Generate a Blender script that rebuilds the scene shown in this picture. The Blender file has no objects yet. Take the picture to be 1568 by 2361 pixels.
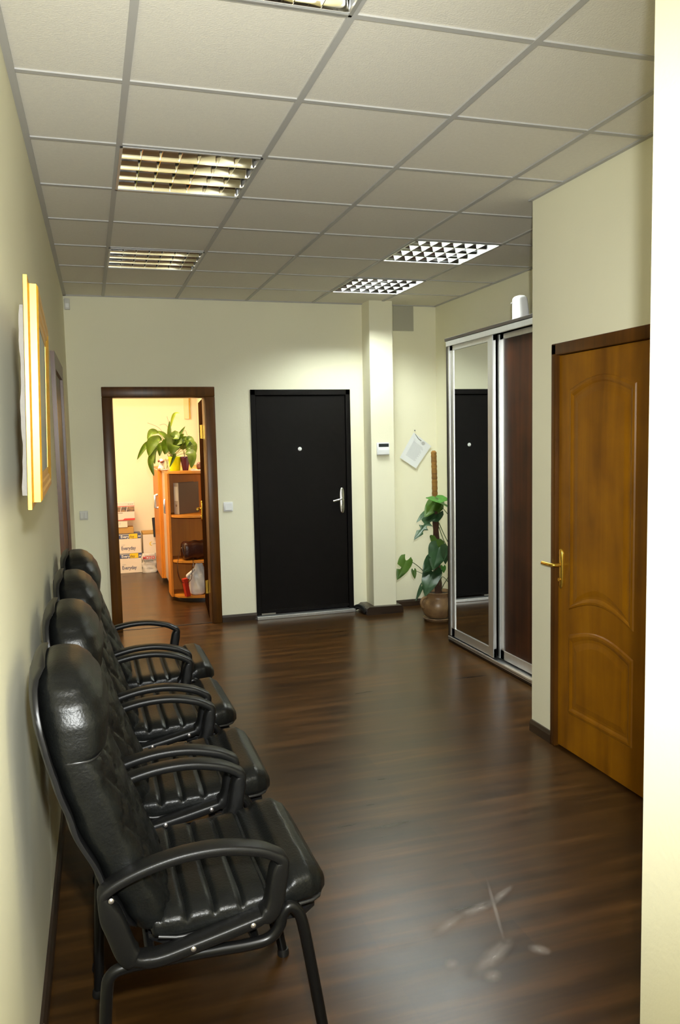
import bpy, bmesh, math, random
from mathutils import Vector, Matrix
random.seed(7)
PI = math.pi
S = bpy.context.scene
COL = S.collection

# ------------------------------------------------------------------ camera
ZC = 1.63            # eye height; the floor is z = 0
FPX = 1850.87        # focal length in pixels of the 1568 x 2361 frame
RIGHT = Vector((0.9539445790634306, -0.2992550578313609, -0.02088421504014863))
UP = Vector((0.04778126696021834, 0.08284636726057303, 0.9954162094116222))
FWD = Vector((0.29615315396458414, 0.9505697711341735, -0.09332962875075754))
cam_data = bpy.data.cameras.new('camera')
cam_data.sensor_fit = 'VERTICAL'
cam_data.sensor_height = 36.0
cam_data.lens = FPX / 2361.0 * 36.0
cam_data.clip_start = 0.02
cam = bpy.data.objects.new('camera', cam_data)
COL.objects.link(cam)
mw = Matrix.Identity(4)
for i in range(3):
    mw[i][0] = RIGHT[i]; mw[i][1] = UP[i]; mw[i][2] = -FWD[i]
mw[0][3], mw[1][3], mw[2][3] = 0.0, 0.0, ZC
cam.matrix_world = mw
S.camera = cam

def at(u, v, y):
    """point of the place seen at photo pixel (u, v) in the plane at depth y"""
    d = RIGHT * ((u - 784) / FPX) - UP * ((v - 1180.5) / FPX) + FWD
    p = d * (y / d.y)
    return Vector((p.x, p.y, p.z + ZC))

# ------------------------------------------------------------------ look
S.view_settings.view_transform = 'Standard'
S.view_settings.look = 'None'
S.view_settings.exposure = 0.22
S.view_settings.gamma = 1.0
S.view_settings.use_curve_mapping = False
S.cycles.use_denoising = True
S.cycles.caustics_reflective = False
S.cycles.caustics_refractive = False
S.cycles.max_bounces = 12
S.cycles.diffuse_bounces = 9
S.cycles.glossy_bounces = 5
S.cycles.sample_clamp_indirect = 6.0
W = bpy.data.worlds.new('world')
S.world = W
W.use_nodes = True
W.node_tree.nodes['Background'].inputs[0].default_value = (0.75, 0.8, 0.9, 1)
W.node_tree.nodes['Background'].inputs[1].default_value = 0.02

TUBE_STRENGTH = 275.0
OFFICE_WATTS = 84.0
FLASH_WATTS = 370.0
PASSAGE_WATTS = 34.0
H0 = 2.826

def area(name, loc, aim, size, watts, color, shape='DISK', size_y=None, spread=PI):
    l = bpy.data.lights.new(name, 'AREA')
    l.shape = shape; l.size = size
    if size_y: l.size_y = size_y
    l.energy = watts; l.color = color; l.spread = spread
    o = bpy.data.objects.new(name, l)
    COL.objects.link(o)
    o.location = loc
    o.rotation_euler = (Vector(aim) - Vector(loc)).to_track_quat('-Z', 'Y').to_euler()
    return o

# the photographer's flash, beside the upright camera
fl_ = bpy.data.lights.new('camera_flash', 'SPOT')
fl_.energy = FLASH_WATTS; fl_.color = (0.97, 1.0, 0.98); fl_.spot_size = math.radians(92); fl_.spot_blend = 0.75; fl_.shadow_soft_size = 0.03
fo_ = bpy.data.objects.new('camera_flash', fl_); COL.objects.link(fo_)
fo_.location = (0.06, -0.02, 1.84)
fo_.rotation_euler = (FWD + Vector((-0.16, 0, -0.02))).to_track_quat('-Z', 'Y').to_euler()
# the luminaire of the passage the photographer stands in, above and behind the camera
area('passage_lamp', (0.48, 0.10, H0 - 0.01), (0.48, 0.10, 0), 0.55, PASSAGE_WATTS, (1.0, 0.98, 0.93), 'RECTANGLE', 0.55, math.radians(155))
# the lit luminaire of the office behind the open door
area('office_lamp', (0.25, 8.25, 2.78), (0.25, 8.25, 0), 1.1, OFFICE_WATTS, (1.0, 0.77, 0.49), 'RECTANGLE', 1.1)

H = 2.826            # ceiling height
SCUFFS = [(1.00, 2.285, 1.15, 2.37, 0.045), (1.10, 2.345, 1.33, 2.41, 0.055), (1.24, 2.37, 1.40, 2.47, 0.04), (1.33, 2.55, 1.20, 2.17, 0.018),
          (1.03, 2.06, 1.24, 2.20, 0.075), (1.26, 2.14, 1.32, 2.085, 0.06), (0.975, 2.12, 1.02, 2.16, 0.05), (1.06, 2.03, 1.12, 2.07, 0.06)]   # scuffs: ends and width
GX0, GY0, GP = 0.181, 2.292, 0.6   # ceiling grid origin and pitch

# ------------------------------------------------------------------ materials
def mat(name, color, rough=0.5, metal=0.0, spec=0.5, bump=0.0, bump_scale=200.0, var=0.0, var_scale=8.0,
        stretch=(1, 1, 1), color2=None, emit=None, emit_s=0.0, trans=0.0, coat=0.0, sheen=0.0, alpha=1.0, detail=4.0):
    m = bpy.data.materials.new(name)
    m.use_nodes = True
    nt = m.node_tree; N = nt.nodes; L = nt.links
    b = N['Principled BSDF']
    b.inputs['Base Color'].default_value = (*color, 1)
    b.inputs['Roughness'].default_value = rough
    b.inputs['Metallic'].default_value = metal
    b.inputs['Specular IOR Level'].default_value = spec
    b.inputs['Transmission Weight'].default_value = trans
    b.inputs['Coat Weight'].default_value = coat
    b.inputs['Alpha'].default_value = alpha
    if emit:
        b.inputs['Emission Color'].default_value = (*emit, 1)
        b.inputs['Emission Strength'].default_value = emit_s
    tc = N.new('ShaderNodeTexCoord')
    mp = N.new('ShaderNodeMapping'); mp.inputs['Scale'].default_value = stretch
    L.new(tc.outputs['Object'], mp.inputs['Vector'])
    c2 = color2 or tuple(c * (1 - var) for c in color)
    if color2 or var > 0:
        n = N.new('ShaderNodeTexNoise'); n.inputs['Scale'].default_value = var_scale; n.inputs['Detail'].default_value = detail
        L.new(mp.outputs['Vector'], n.inputs['Vector'])
        r = N.new('ShaderNodeValToRGB')
        r.color_ramp.elements[0].position = 0.32; r.color_ramp.elements[0].color = (*c2, 1)
        r.color_ramp.elements[1].position = 0.68; r.color_ramp.elements[1].color = (*color, 1)
        L.new(n.outputs['Fac'], r.inputs['Fac'])
        L.new(r.outputs['Color'], b.inputs['Base Color'])
    if bump > 0:
        n2 = N.new('ShaderNodeTexNoise'); n2.inputs['Scale'].default_value = bump_scale; n2.inputs['Detail'].default_value = 3
        L.new(mp.outputs['Vector'], n2.inputs['Vector'])
        bp = N.new('ShaderNodeBump'); bp.inputs['Strength'].default_value = bump; bp.inputs['Distance'].default_value = 0.004
        L.new(n2.outputs['Fac'], bp.inputs['Height'])
        L.new(bp.outputs['Normal'], b.inputs['Normal'])
    return m

def wood_floor():
    m = bpy.data.materials.new('laminate'); m.use_nodes = True
    nt = m.node_tree; N = nt.nodes; L = nt.links; b = N['Principled BSDF']
    tc = N.new('ShaderNodeTexCoord')
    br = N.new('ShaderNodeTexBrick')
    br.offset = 0.37; br.inputs['Scale'].default_value = 1.0
    br.inputs['Brick Width'].default_value = 1.29; br.inputs['Row Height'].default_value = 0.19
    br.inputs['Mortar Size'].default_value = 0.0; br.inputs['Mortar Smooth'].default_value = 0.2; br.inputs['Bias'].default_value = 0.0
    br.inputs['Color1'].default_value = (0.78, 0.78, 0.78, 1); br.inputs['Color2'].default_value = (1.1, 1.1, 1.1, 1)
    br.inputs['Mortar'].default_value = (0.94, 0.94, 0.94, 1)
    L.new(tc.outputs['Object'], br.inputs['Vector'])
    mp = N.new('ShaderNodeMapping'); mp.inputs['Scale'].default_value = (1.1, 11.0, 1.0)
    L.new(tc.outputs['Object'], mp.inputs['Vector'])
    n = N.new('ShaderNodeTexNoise'); n.inputs['Scale'].default_value = 1.3; n.inputs['Detail'].default_value = 5; n.inputs['Roughness'].default_value = 0.5
    n.inputs['Distortion'].default_value = 0.0
    L.new(mp.outputs['Vector'], n.inputs['Vector'])
    r = N.new('ShaderNodeValToRGB'); e = r.color_ramp.elements
    e[0].position = 0.25; e[0].color = (0.020, 0.010, 0.0045, 1)
    e[1].position = 0.78; e[1].color = (0.105, 0.046, 0.011, 1)
    mid = r.color_ramp.elements.new(0.52); mid.color = (0.050, 0.0225, 0.0055, 1)
    L.new(n.outputs['Fac'], r.inputs['Fac'])
    mx = N.new('ShaderNodeMix'); mx.data_type = 'RGBA'; mx.blend_type = 'MULTIPLY'; mx.inputs[0].default_value = 1.0
    L.new(r.outputs['Color'], mx.inputs[6]); L.new(br.outputs['Color'], mx.inputs[7])
    L.new(mx.outputs[2], b.inputs['Base Color'])
    rr = N.new('ShaderNodeMapRange'); rr.inputs['To Min'].default_value = 0.25; rr.inputs['To Max'].default_value = 0.33
    L.new(n.outputs['Fac'], rr.inputs['Value']); L.new(rr.outputs['Result'], b.inputs['Roughness'])
    b.inputs['Specular IOR Level'].default_value = 0.30
    return m

def wood(name, dark, light, scale=1.6, stretch=(14, 14, 1.0), rough=0.35, coat=0.0, lo=0.3, hi=0.72, spec=0.5):
    m = bpy.data.materials.new(name); m.use_nodes = True
    nt = m.node_tree; N = nt.nodes; L = nt.links; b = N['Principled BSDF']
    tc = N.new('ShaderNodeTexCoord'); mp = N.new('ShaderNodeMapping'); mp.inputs['Scale'].default_value = stretch
    L.new(tc.outputs['Object'], mp.inputs['Vector'])
    n = N.new('ShaderNodeTexNoise'); n.inputs['Scale'].default_value = scale; n.inputs['Detail'].default_value = 6; n.inputs['Distortion'].default_value = 0.5
    L.new(mp.outputs['Vector'], n.inputs['Vector'])
    n3 = N.new('ShaderNodeTexNoise'); n3.inputs['Scale'].default_value = 4.0; n3.inputs['Detail'].default_value = 3
    L.new(tc.outputs['Object'], n3.inputs['Vector'])
    mx = N.new('ShaderNodeMix'); mx.data_type = 'FLOAT'; mx.inputs[0].default_value = 0.4
    L.new(n.outputs['Fac'], mx.inputs[2]); L.new(n3.outputs['Fac'], mx.inputs[3])
    r = N.new('ShaderNodeValToRGB'); e = r.color_ramp.elements
    e[0].position = lo; e[0].color = (*dark, 1); e[1].position = hi; e[1].color = (*light, 1)
    L.new(mx.outputs[0], r.inputs['Fac']); L.new(r.outputs['Color'], b.inputs['Base Color'])
    b.inputs['Roughness'].default_value = rough; b.inputs['Coat Weight'].default_value = coat; b.inputs['Coat Roughness'].default_value = 0.2
    b.inputs['Specular IOR Level'].default_value = spec
    bp = N.new('ShaderNodeBump'); bp.inputs['Strength'].default_value = 0.08; bp.inputs['Distance'].default_value = 0.002
    L.new(n.outputs['Fac'], bp.inputs['Height']); L.new(bp.outputs['Normal'], b.inputs['Normal'])
    return m

M = {}
M['paint'] = mat('cream_paint', (0.86, 0.835, 0.645), 0.62, var=0.03, var_scale=1.5, bump=0.12, bump_scale=90)
M['paint_office'] = mat('office_paint', (0.86, 0.80, 0.64), 0.7, bump=0.1, bump_scale=90)
M['tile'] = mat('ceiling_tile', (0.785, 0.755, 0.69), 0.85, bump=0.35, bump_scale=160, var=0.04, var_scale=60)
M['tbar'] = mat('ceiling_bar', (0.46, 0.455, 0.45), 0.5)
M['floor'] = wood_floor()
M['base'] = wood('baseboard_wood', (0.012, 0.008, 0.006), (0.045, 0.026, 0.016), stretch=(3, 3, 20), rough=0.35)
M['walnut'] = wood('walnut_frame', (0.050, 0.018, 0.003), (0.135, 0.050, 0.006), rough=0.34, stretch=(16, 16, 1.2), spec=0.3)
M['walnut_shaded'] = wood('shaded_walnut', (0.012, 0.005, 0.002), (0.026, 0.011, 0.004), rough=0.9, stretch=(16, 16, 1.2), spec=0.0)  # walnut darkened: the shade on the open leaf is put into its colour
M['oak'] = wood('varnished_pine', (0.150, 0.052, 0.0015), (0.360, 0.145, 0.003), rough=0.36, coat=0.08, spec=0.3, stretch=(9, 9, 0.9), scale=1.2)
M['blackdoor'] = mat('black_steel', (0.004, 0.003, 0.0025), 0.5, spec=0.12, bump=0.1, bump_scale=300, var=0.3, var_scale=20)
M['wenge'] = wood('wenge_panel', (0.010, 0.004, 0.0025), (0.085, 0.025, 0.008), stretch=(30, 16, 0.6), scale=1.1, rough=0.36, lo=0.36, hi=0.78, spec=0.22)
M['wenge_dark'] = wood('wenge_edge', (0.008, 0.006, 0.005), (0.026, 0.017, 0.012), rough=0.4)
M['alu'] = mat('brushed_aluminium', (0.78, 0.79, 0.80), 0.34, metal=0.9, var=0.08, var_scale=3, stretch=(40, 40, 1))
M['mirror'] = mat('mirror_glass', (0.80, 0.82, 0.80), 0.015, metal=1.0)
M['chrome'] = mat('satin_chrome', (0.75, 0.74, 0.70), 0.22, metal=1.0)
M['brass'] = mat('brass', (0.80, 0.50, 0.07), 0.25, metal=0.9)
M['white_pl'] = mat('white_plastic', (0.82, 0.83, 0.84), 0.38)
M['grey_pl'] = mat('grey_plastic', (0.66, 0.66, 0.63), 0.45)
M['dark_pl'] = mat('dark_display', (0.03, 0.035, 0.035), 0.2)
M['leather'] = mat('black_leather', (0.0055, 0.0060, 0.0056), 0.36, spec=0.30, bump=0.25, bump_scale=140, var=0.3, var_scale=30)
M['leather_smooth'] = mat('black_leather_piping', (0.013, 0.013, 0.013), 0.38)
M['shell'] = mat('black_shell', (0.008, 0.008, 0.0085), 0.36, spec=0.3)
M['arm'] = mat('black_arm_plastic', (0.005, 0.005, 0.0049), 0.38, spec=0.28, bump=0.1, bump_scale=400)
M['tubeframe'] = mat('black_steel_tube', (0.004, 0.004, 0.004), 0.30, spec=0.28)
M['bolt'] = mat('bolt_steel', (0.45, 0.42, 0.40), 0.35, metal=0.9)
M['gold'] = mat('gilt_wood', (0.52, 0.27, 0.025), 0.36, metal=0.45, var=0.12, var_scale=10, stretch=(8, 1, 8))
M['canvas'] = mat('painted_canvas', (0.20, 0.27, 0.32), 0.5, color2=(0.42, 0.42, 0.34), var_scale=5, detail=6)
M['wrap'] = mat('plastic_wrap', (0.20, 0.19, 0.18), 0.25, bump=0.8, bump_scale=40)
M['paper'] = mat('white_paper', (0.74, 0.76, 0.78), 0.7)
M['ink'] = mat('grey_ink', (0.55, 0.57, 0.60), 0.7)
M['ink_dark'] = mat('dark_ink', (0.18, 0.20, 0.19), 0.7)
M['vent'] = mat('grey_panel', (0.40, 0.39, 0.32), 0.6)
M['louver'] = mat('mirror_louver', (0.86, 0.84, 0.82), 0.07, metal=1.0)
M['louver_lit'] = mat('lit_white_louver', (0.85, 0.87, 0.88), 0.35, metal=0.25)
M['reflector_lit'] = mat('lit_mirror_reflector', (0.80, 0.84, 0.86), 0.10, metal=1.0)
M['housing'] = mat('white_steel', (0.85, 0.85, 0.85), 0.4)
M['rim'] = mat('luminaire_rim', (0.55, 0.55, 0.55), 0.35, metal=0.6)
M['tube_on'] = mat('lit_fluorescent_tube', (0.9, 0.9, 0.9), 0.3, emit=(0.93, 1.0, 0.93), emit_s=TUBE_STRENGTH)
M['tube_off'] = mat('unlit_fluorescent_tube', (0.80, 0.80, 0.80), 0.25)
M['beech'] = wood('beech_veneer', (0.50, 0.185, 0.016), (0.64, 0.27, 0.035), rough=0.4, stretch=(2, 14, 14))
M['beech_v'] = wood('beech_veneer_upright', (0.52, 0.165, 0.006), (0.66, 0.25, 0.018), rough=0.45, spec=0.3)
M['frost'] = mat('frosted_glass', (0.55, 0.52, 0.50), 0.22, spec=0.6)
M['carton_w'] = mat('white_carton', (0.80, 0.72, 0.62), 0.65)
M['carton_b'] = mat('brown_carton', (0.50, 0.30, 0.09), 0.7, var=0.1)
M['blue'] = mat('blue_print', (0.045, 0.075, 0.20), 0.5)
M['navy'] = mat('navy_print', (0.035, 0.055, 0.16), 0.5)
M['yellow'] = mat('yellow_print', (0.85, 0.60, 0.015), 0.5)
M['grey_print'] = mat('grey_print', (0.42, 0.42, 0.42), 0.5)
M['white_print'] = mat('white_print', (0.85, 0.85, 0.82), 0.5)
M['brown_print'] = mat('brown_print', (0.10, 0.07, 0.03), 0.5)
M['red'] = mat('red_print', (0.62, 0.05, 0.05), 0.5)
M['pink'] = mat('pink_carton', (0.82, 0.66, 0.62), 0.6)
M['redcarton'] = mat('red_carton', (0.55, 0.03, 0.01), 0.5)
M['photo'] = mat('printed_pictures', (0.36, 0.22, 0.10), 0.4, color2=(0.06, 0.06, 0.07), var_scale=28)
M['bag'] = mat('white_plastic_bag', (0.80, 0.79, 0.77), 0.32, bump=0.9, bump_scale=26)
M['bag_grey'] = mat('grey_plastic_bag', (0.62, 0.60, 0.57), 0.30, bump=0.9, bump_scale=22, var=0.25, var_scale=9)
M['brownleather'] = mat('brown_leather', (0.055, 0.016, 0.008), 0.32, bump=0.4, bump_scale=70, var=0.3, var_scale=20)
M['lime'] = mat('lime_pot', (0.72, 0.92, 0.005), 0.35)
M['purple'] = mat('purple_pot', (0.075, 0.012, 0.055), 0.16)
M['soil'] = mat('soil', (0.03, 0.02, 0.012), 0.9, bump=0.6, bump_scale=80)
M['leaf'] = mat('lily_leaf', (0.125, 0.21, 0.008), 0.42, color2=(0.06, 0.12, 0.006), var_scale=18)
M['leaf_bright'] = mat('lily_leaf_bright', (0.28, 0.38, 0.012), 0.4)
M['stalk'] = mat('lily_stalk', (0.14, 0.16, 0.02), 0.5)
M['drystalk'] = mat('dry_stalk', (0.10, 0.06, 0.03), 0.6)
M['mleaf'] = mat('monstera_leaf', (0.030, 0.072, 0.026), 0.33, spec=0.25, color2=(0.018, 0.046, 0.018), var_scale=14)
M['mleaf_light'] = mat('monstera_leaf_young', (0.085, 0.25, 0.04), 0.38, spec=0.25, color2=(0.055, 0.18, 0.03), var_scale=12)
M['mleaf_mid'] = mat('monstera_leaf_mid', (0.065, 0.13, 0.012), 0.38, spec=0.25, color2=(0.04, 0.09, 0.010), var_scale=12)
M['mstem'] = mat('monstera_stem', (0.10, 0.14, 0.05), 0.5)
M['coir'] = mat('coir_pole', (0.32, 0.155, 0.025), 0.9, bump=1.0, bump_scale=60, color2=(0.17, 0.08, 0.015), var_scale=6, stretch=(1, 1, 9))
M['coir_shaded'] = mat('shaded_coir', (0.10, 0.045, 0.022), 0.9, bump=1.0, bump_scale=70, color2=(0.045, 0.022, 0.014), var_scale=10)  # coir darkened: shade over the lower pole is put into the colour
M['clay'] = mat('clay_pot', (0.34, 0.21, 0.095), 0.35, color2=(0.19, 0.11, 0.06), var_scale=12, bump=0.2, bump_scale=30)
M['curtain'] = mat('white_curtain', (0.85, 0.80, 0.66), 0.8)
M['beige'] = mat('beige_panel', (0.80, 0.68, 0.45), 0.6)
M['binder'] = mat('grey_binder', (0.155, 0.125, 0.105), 0.5)
M['binder_spine'] = mat('grey_binder_spine', (0.52, 0.48, 0.44), 0.5)
M['toy'] = mat('white_ceramic', (0.85, 0.80, 0.74), 0.3)
M['toy_brown'] = mat('brown_glaze', (0.18, 0.030, 0.012), 0.35)
M['toy_orange'] = mat('orange_glaze', (0.50, 0.13, 0.02), 0.35)
M['glass'] = mat('clear_glass', (0.92, 0.97, 0.90), 0.03, trans=0.95)
M['shellm'] = mat('brown_shell', (0.24, 0.10, 0.07), 0.4, var=0.4, var_scale=40)
M['black'] = mat('black_plastic', (0.008, 0.008, 0.008), 0.4)
M['scratch'] = mat('pale_scuff', (0.42, 0.37, 0.35), 0.5)

# ------------------------------------------------------------------ mesh helpers
class MB:
    def __init__(s): s.bm = bmesh.new()
    def box(s, x0, x1, y0, y1, z0, z1, bev=0.0, seg=2):
        t = bmesh.new()
        vs = [t.verts.new((x, y, z)) for x in (x0, x1) for y in (y0, y1) for z in (z0, z1)]
        for f in ((0, 1, 3, 2), (4, 6, 7, 5), (0, 4, 5, 1), (2, 3, 7, 6), (0, 2, 6, 4), (1, 5, 7, 3)):
            t.faces.new([vs[i] for i in f])
        bmesh.ops.recalc_face_normals(t, faces=t.faces)
        if bev > 0: bmesh.ops.bevel(t, geom=t.edges[:], offset=bev, segments=seg, profile=0.5, affect='EDGES')
        s.add(t); return s
    def add(s, t, mtx=None):
        if mtx: bmesh.ops.transform(t, matrix=mtx, verts=t.verts)
        me = bpy.data.meshes.new('t'); t.to_mesh(me); s.bm.from_mesh(me); bpy.data.meshes.remove(me); t.free()
        return s
    def rings(s, rs, cap=True, close=False):
        t = s.bm
        R = [[t.verts.new(p) for p in r] for r in rs]
        n = len(R[0])
        rng = range(len(R)) if close else range(len(R) - 1)
        for i in rng:
            a, b = R[i], R[(i + 1) % len(R)]
            for k in range(n):
                t.faces.new((a[k], a[(k + 1) % n], b[(k + 1) % n], b[k]))
        if cap and not close:
            t.faces.new(list(reversed(R[0]))); t.faces.new(R[-1])
        return s
    def lathe(s, prof, c=(0, 0, 0), n=32, cap=True):
        cx, cy, cz = c
        s.rings([[(cx + r * math.cos(2 * PI * k / n), cy + r * math.sin(2 * PI * k / n), cz + z) for k in range(n)] for r, z in prof], cap)
        return s
    def cyl(s, p, q, r, n=20, r2=None):
        return s.tube([p, q], r, n, r2=r2)
    def tube(s, pts, r, n=14, r2=None, close=False, rect=None, up=None):
        P = [Vector(p) for p in pts]; m = len(P); rs = []
        prev = None
        for i in range(m):
            if close: d = (P[(i + 1) % m] - P[i - 1])
            else: d = P[min(i + 1, m - 1)] - P[max(i - 1, 0)]
            d.normalize()
            if up is not None: u = Vector(up)
            elif prev is None: u = Vector((0, 0, 1)) if abs(d.z) < 0.9 else Vector((1, 0, 0))
            else: u = prev
            a = d.cross(u); a.normalize(); b = a.cross(d); b.normalize(); prev = b
            rad = r if r2 is None else r + (r2 - r) * i / (m - 1)
            if rect:   # rounded rectangle: rect = (half width along up, half thickness)
                hw, ht = rect; ring = []
                for k in range(n):
                    t = 2 * PI * k / n; c_, s_ = math.cos(t), math.sin(t)
                    e = 0.5
                    ring.append(P[i] + b * (hw * math.copysign(abs(c_) ** e, c_)) + a * (ht * math.copysign(abs(s_) ** e, s_)))
            else:
                ring = [P[i] + (a * math.cos(2 * PI * k / n) + b * math.sin(2 * PI * k / n)) * rad for k in range(n)]
            rs.append(ring)
        s.rings(rs, True, close)
        return s
    def prism(s, poly, axis, a, b):
        """polygon in the two other axes, extruded along axis from a to b"""
        def P(u, v, w):
            return {'x': (w, u, v), 'y': (u, w, v), 'z': (u, v, w)}[axis]
        t = s.bm
        A = [t.verts.new(P(u, v, a)) for u, v in poly]; B = [t.verts.new(P(u, v, b)) for u, v in poly]
        n = len(poly)
        for i in range(n): t.faces.new((A[i], A[(i + 1) % n], B[(i + 1) % n], B[i]))
        t.faces.new(list(reversed(A))); t.faces.new(B)
        return s
    def quad(s, *p):
        s.bm.faces.new([s.bm.verts.new(q) for q in p]); return s
    def build(s, name, m, parent=None, smooth=False, angle=None, fix=True):
        if fix: bmesh.ops.recalc_face_normals(s.bm, faces=s.bm.faces)
        me = bpy.data.meshes.new(name); s.bm.to_mesh(me); s.bm.free()
        me.materials.append(M[m] if isinstance(m, str) else m)
        if smooth:
            for p in me.polygons: p.use_smooth = True
            me.set_sharp_from_angle(angle=math.radians(angle or 40))
        o = bpy.data.objects.new(name, me); COL.objects.link(o)
        if parent is not None: o.parent = parent
        return o

def spline(pts, n=8, close=False):
    P = [Vector(p) for p in pts]; m = len(P); out = []
    rng = m if close else m - 1
    for i in range(rng):
        if close: p0, p1, p2, p3 = P[i - 1], P[i], P[(i + 1) % m], P[(i + 2) % m]
        else: p0, p1, p2, p3 = P[max(i - 1, 0)], P[i], P[i + 1], P[min(i + 2, m - 1)]
        for k in range(n):
            t = k / n
            out.append(0.5 * ((2 * p1) + (p2 - p0) * t + (2 * p0 - 5 * p1 + 4 * p2 - p3) * t * t + (3 * p1 - p0 - 3 * p2 + p3) * t ** 3))
    if not close: out.append(P[-1])
    return out

def tag(o, label, cat, group=None):
    o['label'] = label; o['category'] = cat
    if group: o['group'] = group
    return o
def struct(o):
    o['kind'] = 'structure'; return o
def empty(name, loc=(0, 0, 0), rz=0.0):
    o = bpy.data.objects.new(name, None); COL.objects.link(o); o.empty_display_size = 0.1
    o.location = loc; o.rotation_euler = (0, 0, rz); return o
def copy_tree(o, parent=None):
    c = o.copy(); COL.objects.link(c)
    if parent is not None: c.parent = parent
    for ch in list(o.children): copy_tree(ch, c)
    return c

def text(name, body, m, parent, loc, size, rot=(PI / 2, 0, 0), sx=1.0, bold=0.0, shear=0.0, align='LEFT', depth=0.0004):
    cu = bpy.data.curves.new('t', 'FONT'); cu.body = body; cu.size = size; cu.offset = bold; cu.shear = shear
    cu.align_x = align; cu.extrude = depth
    t = bpy.data.objects.new('t', cu); COL.objects.link(t)
    bpy.context.view_layer.update()
    dg = bpy.context.evaluated_depsgraph_get()
    me = bpy.data.meshes.new_from_object(t.evaluated_get(dg))
    bpy.data.objects.remove(t); bpy.data.curves.remove(cu)
    me.name = name
    me.transform(Matrix.Diagonal((sx, 1, 1, 1)))
    me.materials.clear(); me.materials.append(M[m])
    o = bpy.data.objects.new(name, me); COL.objects.link(o)
    o.parent = parent; o.location = loc; o.rotation_euler = rot
    return o

# ------------------------------------------------------------------ setting
def XL(y): return -0.228 + 0.0132 * y        # face of the left wall (runs a hair off square)
YB = 7.06                                    # face of the back wall
XR = 2.262                                   # face of the right wall
XA = 3.18                                    # face of the alcove wall behind the wardrobe
fl = MB(); fl.box(-0.7, 3.4, -1.7, 11.0, -0.08, 0.0)
struct(fl.build('floor', 'floor'))

w = MB()
w.prism([(XL(-1.7), -1.7), (XL(YB), YB), (-0.6, YB), (-0.6, -1.7)], 'z', 0, H + 0.2)
struct(w.build('wall_left', 'paint'))
w = MB()
w.box(-0.6, 0.185, YB, 7.21, 0, H + 0.2).box(0.185, 1.02, YB, 7.21, 2.03, H + 0.2).box(1.02, 1.39, YB, 7.21, 0, H + 0.2)
w.box(1.39, 2.316, YB, 7.21, 2.06, H + 0.2).box(2.316, 3.4, YB, 7.21, 0, H + 0.2)
struct(w.build('wall_back', 'paint'))
w = MB()
w.box(XR, XR + 0.12, 1.1, 2.75, 0, H + 0.2).box(XR, XR + 0.12, 2.75, 3.585, 2.067, H + 0.2).box(XR, XR + 0.12, 3.585, 3.79, 0, H + 0.2)
w.box(XR + 0.12, XA + 0.2, 3.69, 3.79, 0, H + 0.2).box(XA, XA + 0.2, 3.79, 7.06, 0, H + 0.2)
w.box(XR + 0.12, XR + 0.2, 2.6, 3.69, 0, H + 0.2)
struct(w.build('wall_right', 'paint'))
w = MB()
w.prism([(1.14, -1.6), (1.27, -1.6), (1.27, 1.30), (2.4, 1.30), (2.4, 1.44), (1.14, 1.44)], 'z', 0, H + 0.2)
struct(w.build('wall_near', 'paint'))
w = MB()
w.box(-0.6, 1.27, -1.75, -1.6, 0, H + 0.2)
struct(w.build('wall_front', 'paint'))
# the square pilaster on the back wall
w = MB(); w.box(2.446, 2.668, 6.86, YB + 0.01, 0, H + 0.05, 0.003, 1)
struct(w.build('trim_column', 'paint'))
# office shell
w = MB()
w.box(-0.7, -0.55, 7.21, 10.75, 0, H + 0.2).box(1.46, 1.6, 7.21, 10.75, 0, H + 0.2).box(-0.7, 1.6, 10.56, 10.75, 0, H + 0.2)
struct(w.build('wall_office', 'paint_office'))
w = MB(); w.box(-0.7, 1.6, 7.21, 10.75, H, H + 0.1)
struct(w.build('ceiling_office', 'housing'))

# ceiling: tiles laid in an exposed grid, open where the luminaires sit
LIT = [(3, 4), (3, 6)]
OFF = [(0, 2), (0, 5), (0, -1)]
HOLES = set(LIT + OFF)
c = MB()
for i in range(-2, 6):
    for j in range(-7, 9):
        if (i, j) in HOLES: continue
        x0, x1 = GX0 + i * GP, GX0 + (i + 1) * GP; y0, y1 = GY0 + j * GP, GY0 + (j + 1) * GP
        y1 = min(y1, YB + 0.05)
        c.quad((x0, y0, H + 0.006), (x0, y1, H + 0.006), (x1, y1, H + 0.006), (x1, y0, H + 0.006))
c.box(-0.7, 3.4, -1.7, 7.2, H + 0.16, H + 0.2)
struct(c.build('ceiling', 'tile'))
t = MB()
for i in range(-1, 6):
    x = GX0 + i * GP; t.box(x - 0.012, x + 0.012, -1.6, YB, H, H + 0.012)
for j in range(-6, 8):
    y = GY0 + j * GP; t.box(-0.3, XA, y - 0.012, y + 0.012, H + 0.001, H + 0.012)
struct(t.build('trim_1', 'tbar'))
t = MB()
t.prism([(XL(-1.6), -1.6), (XL(YB), YB), (XL(YB) + 0.024, YB), (XL(-1.6) + 0.024, -1.6)], 'z', H - 0.002, H + 0.012)
t.box(-0.2, XA, YB - 0.02, YB, H - 0.002, H + 0.012).box(XA - 0.02, XA, 3.7, YB, H - 0.002, H + 0.012).box(XR - 0.02, XR, 1.4, 3.8, H - 0.002, H + 0.012)
struct(t.build('trim_2', 'tbar'))

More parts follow.
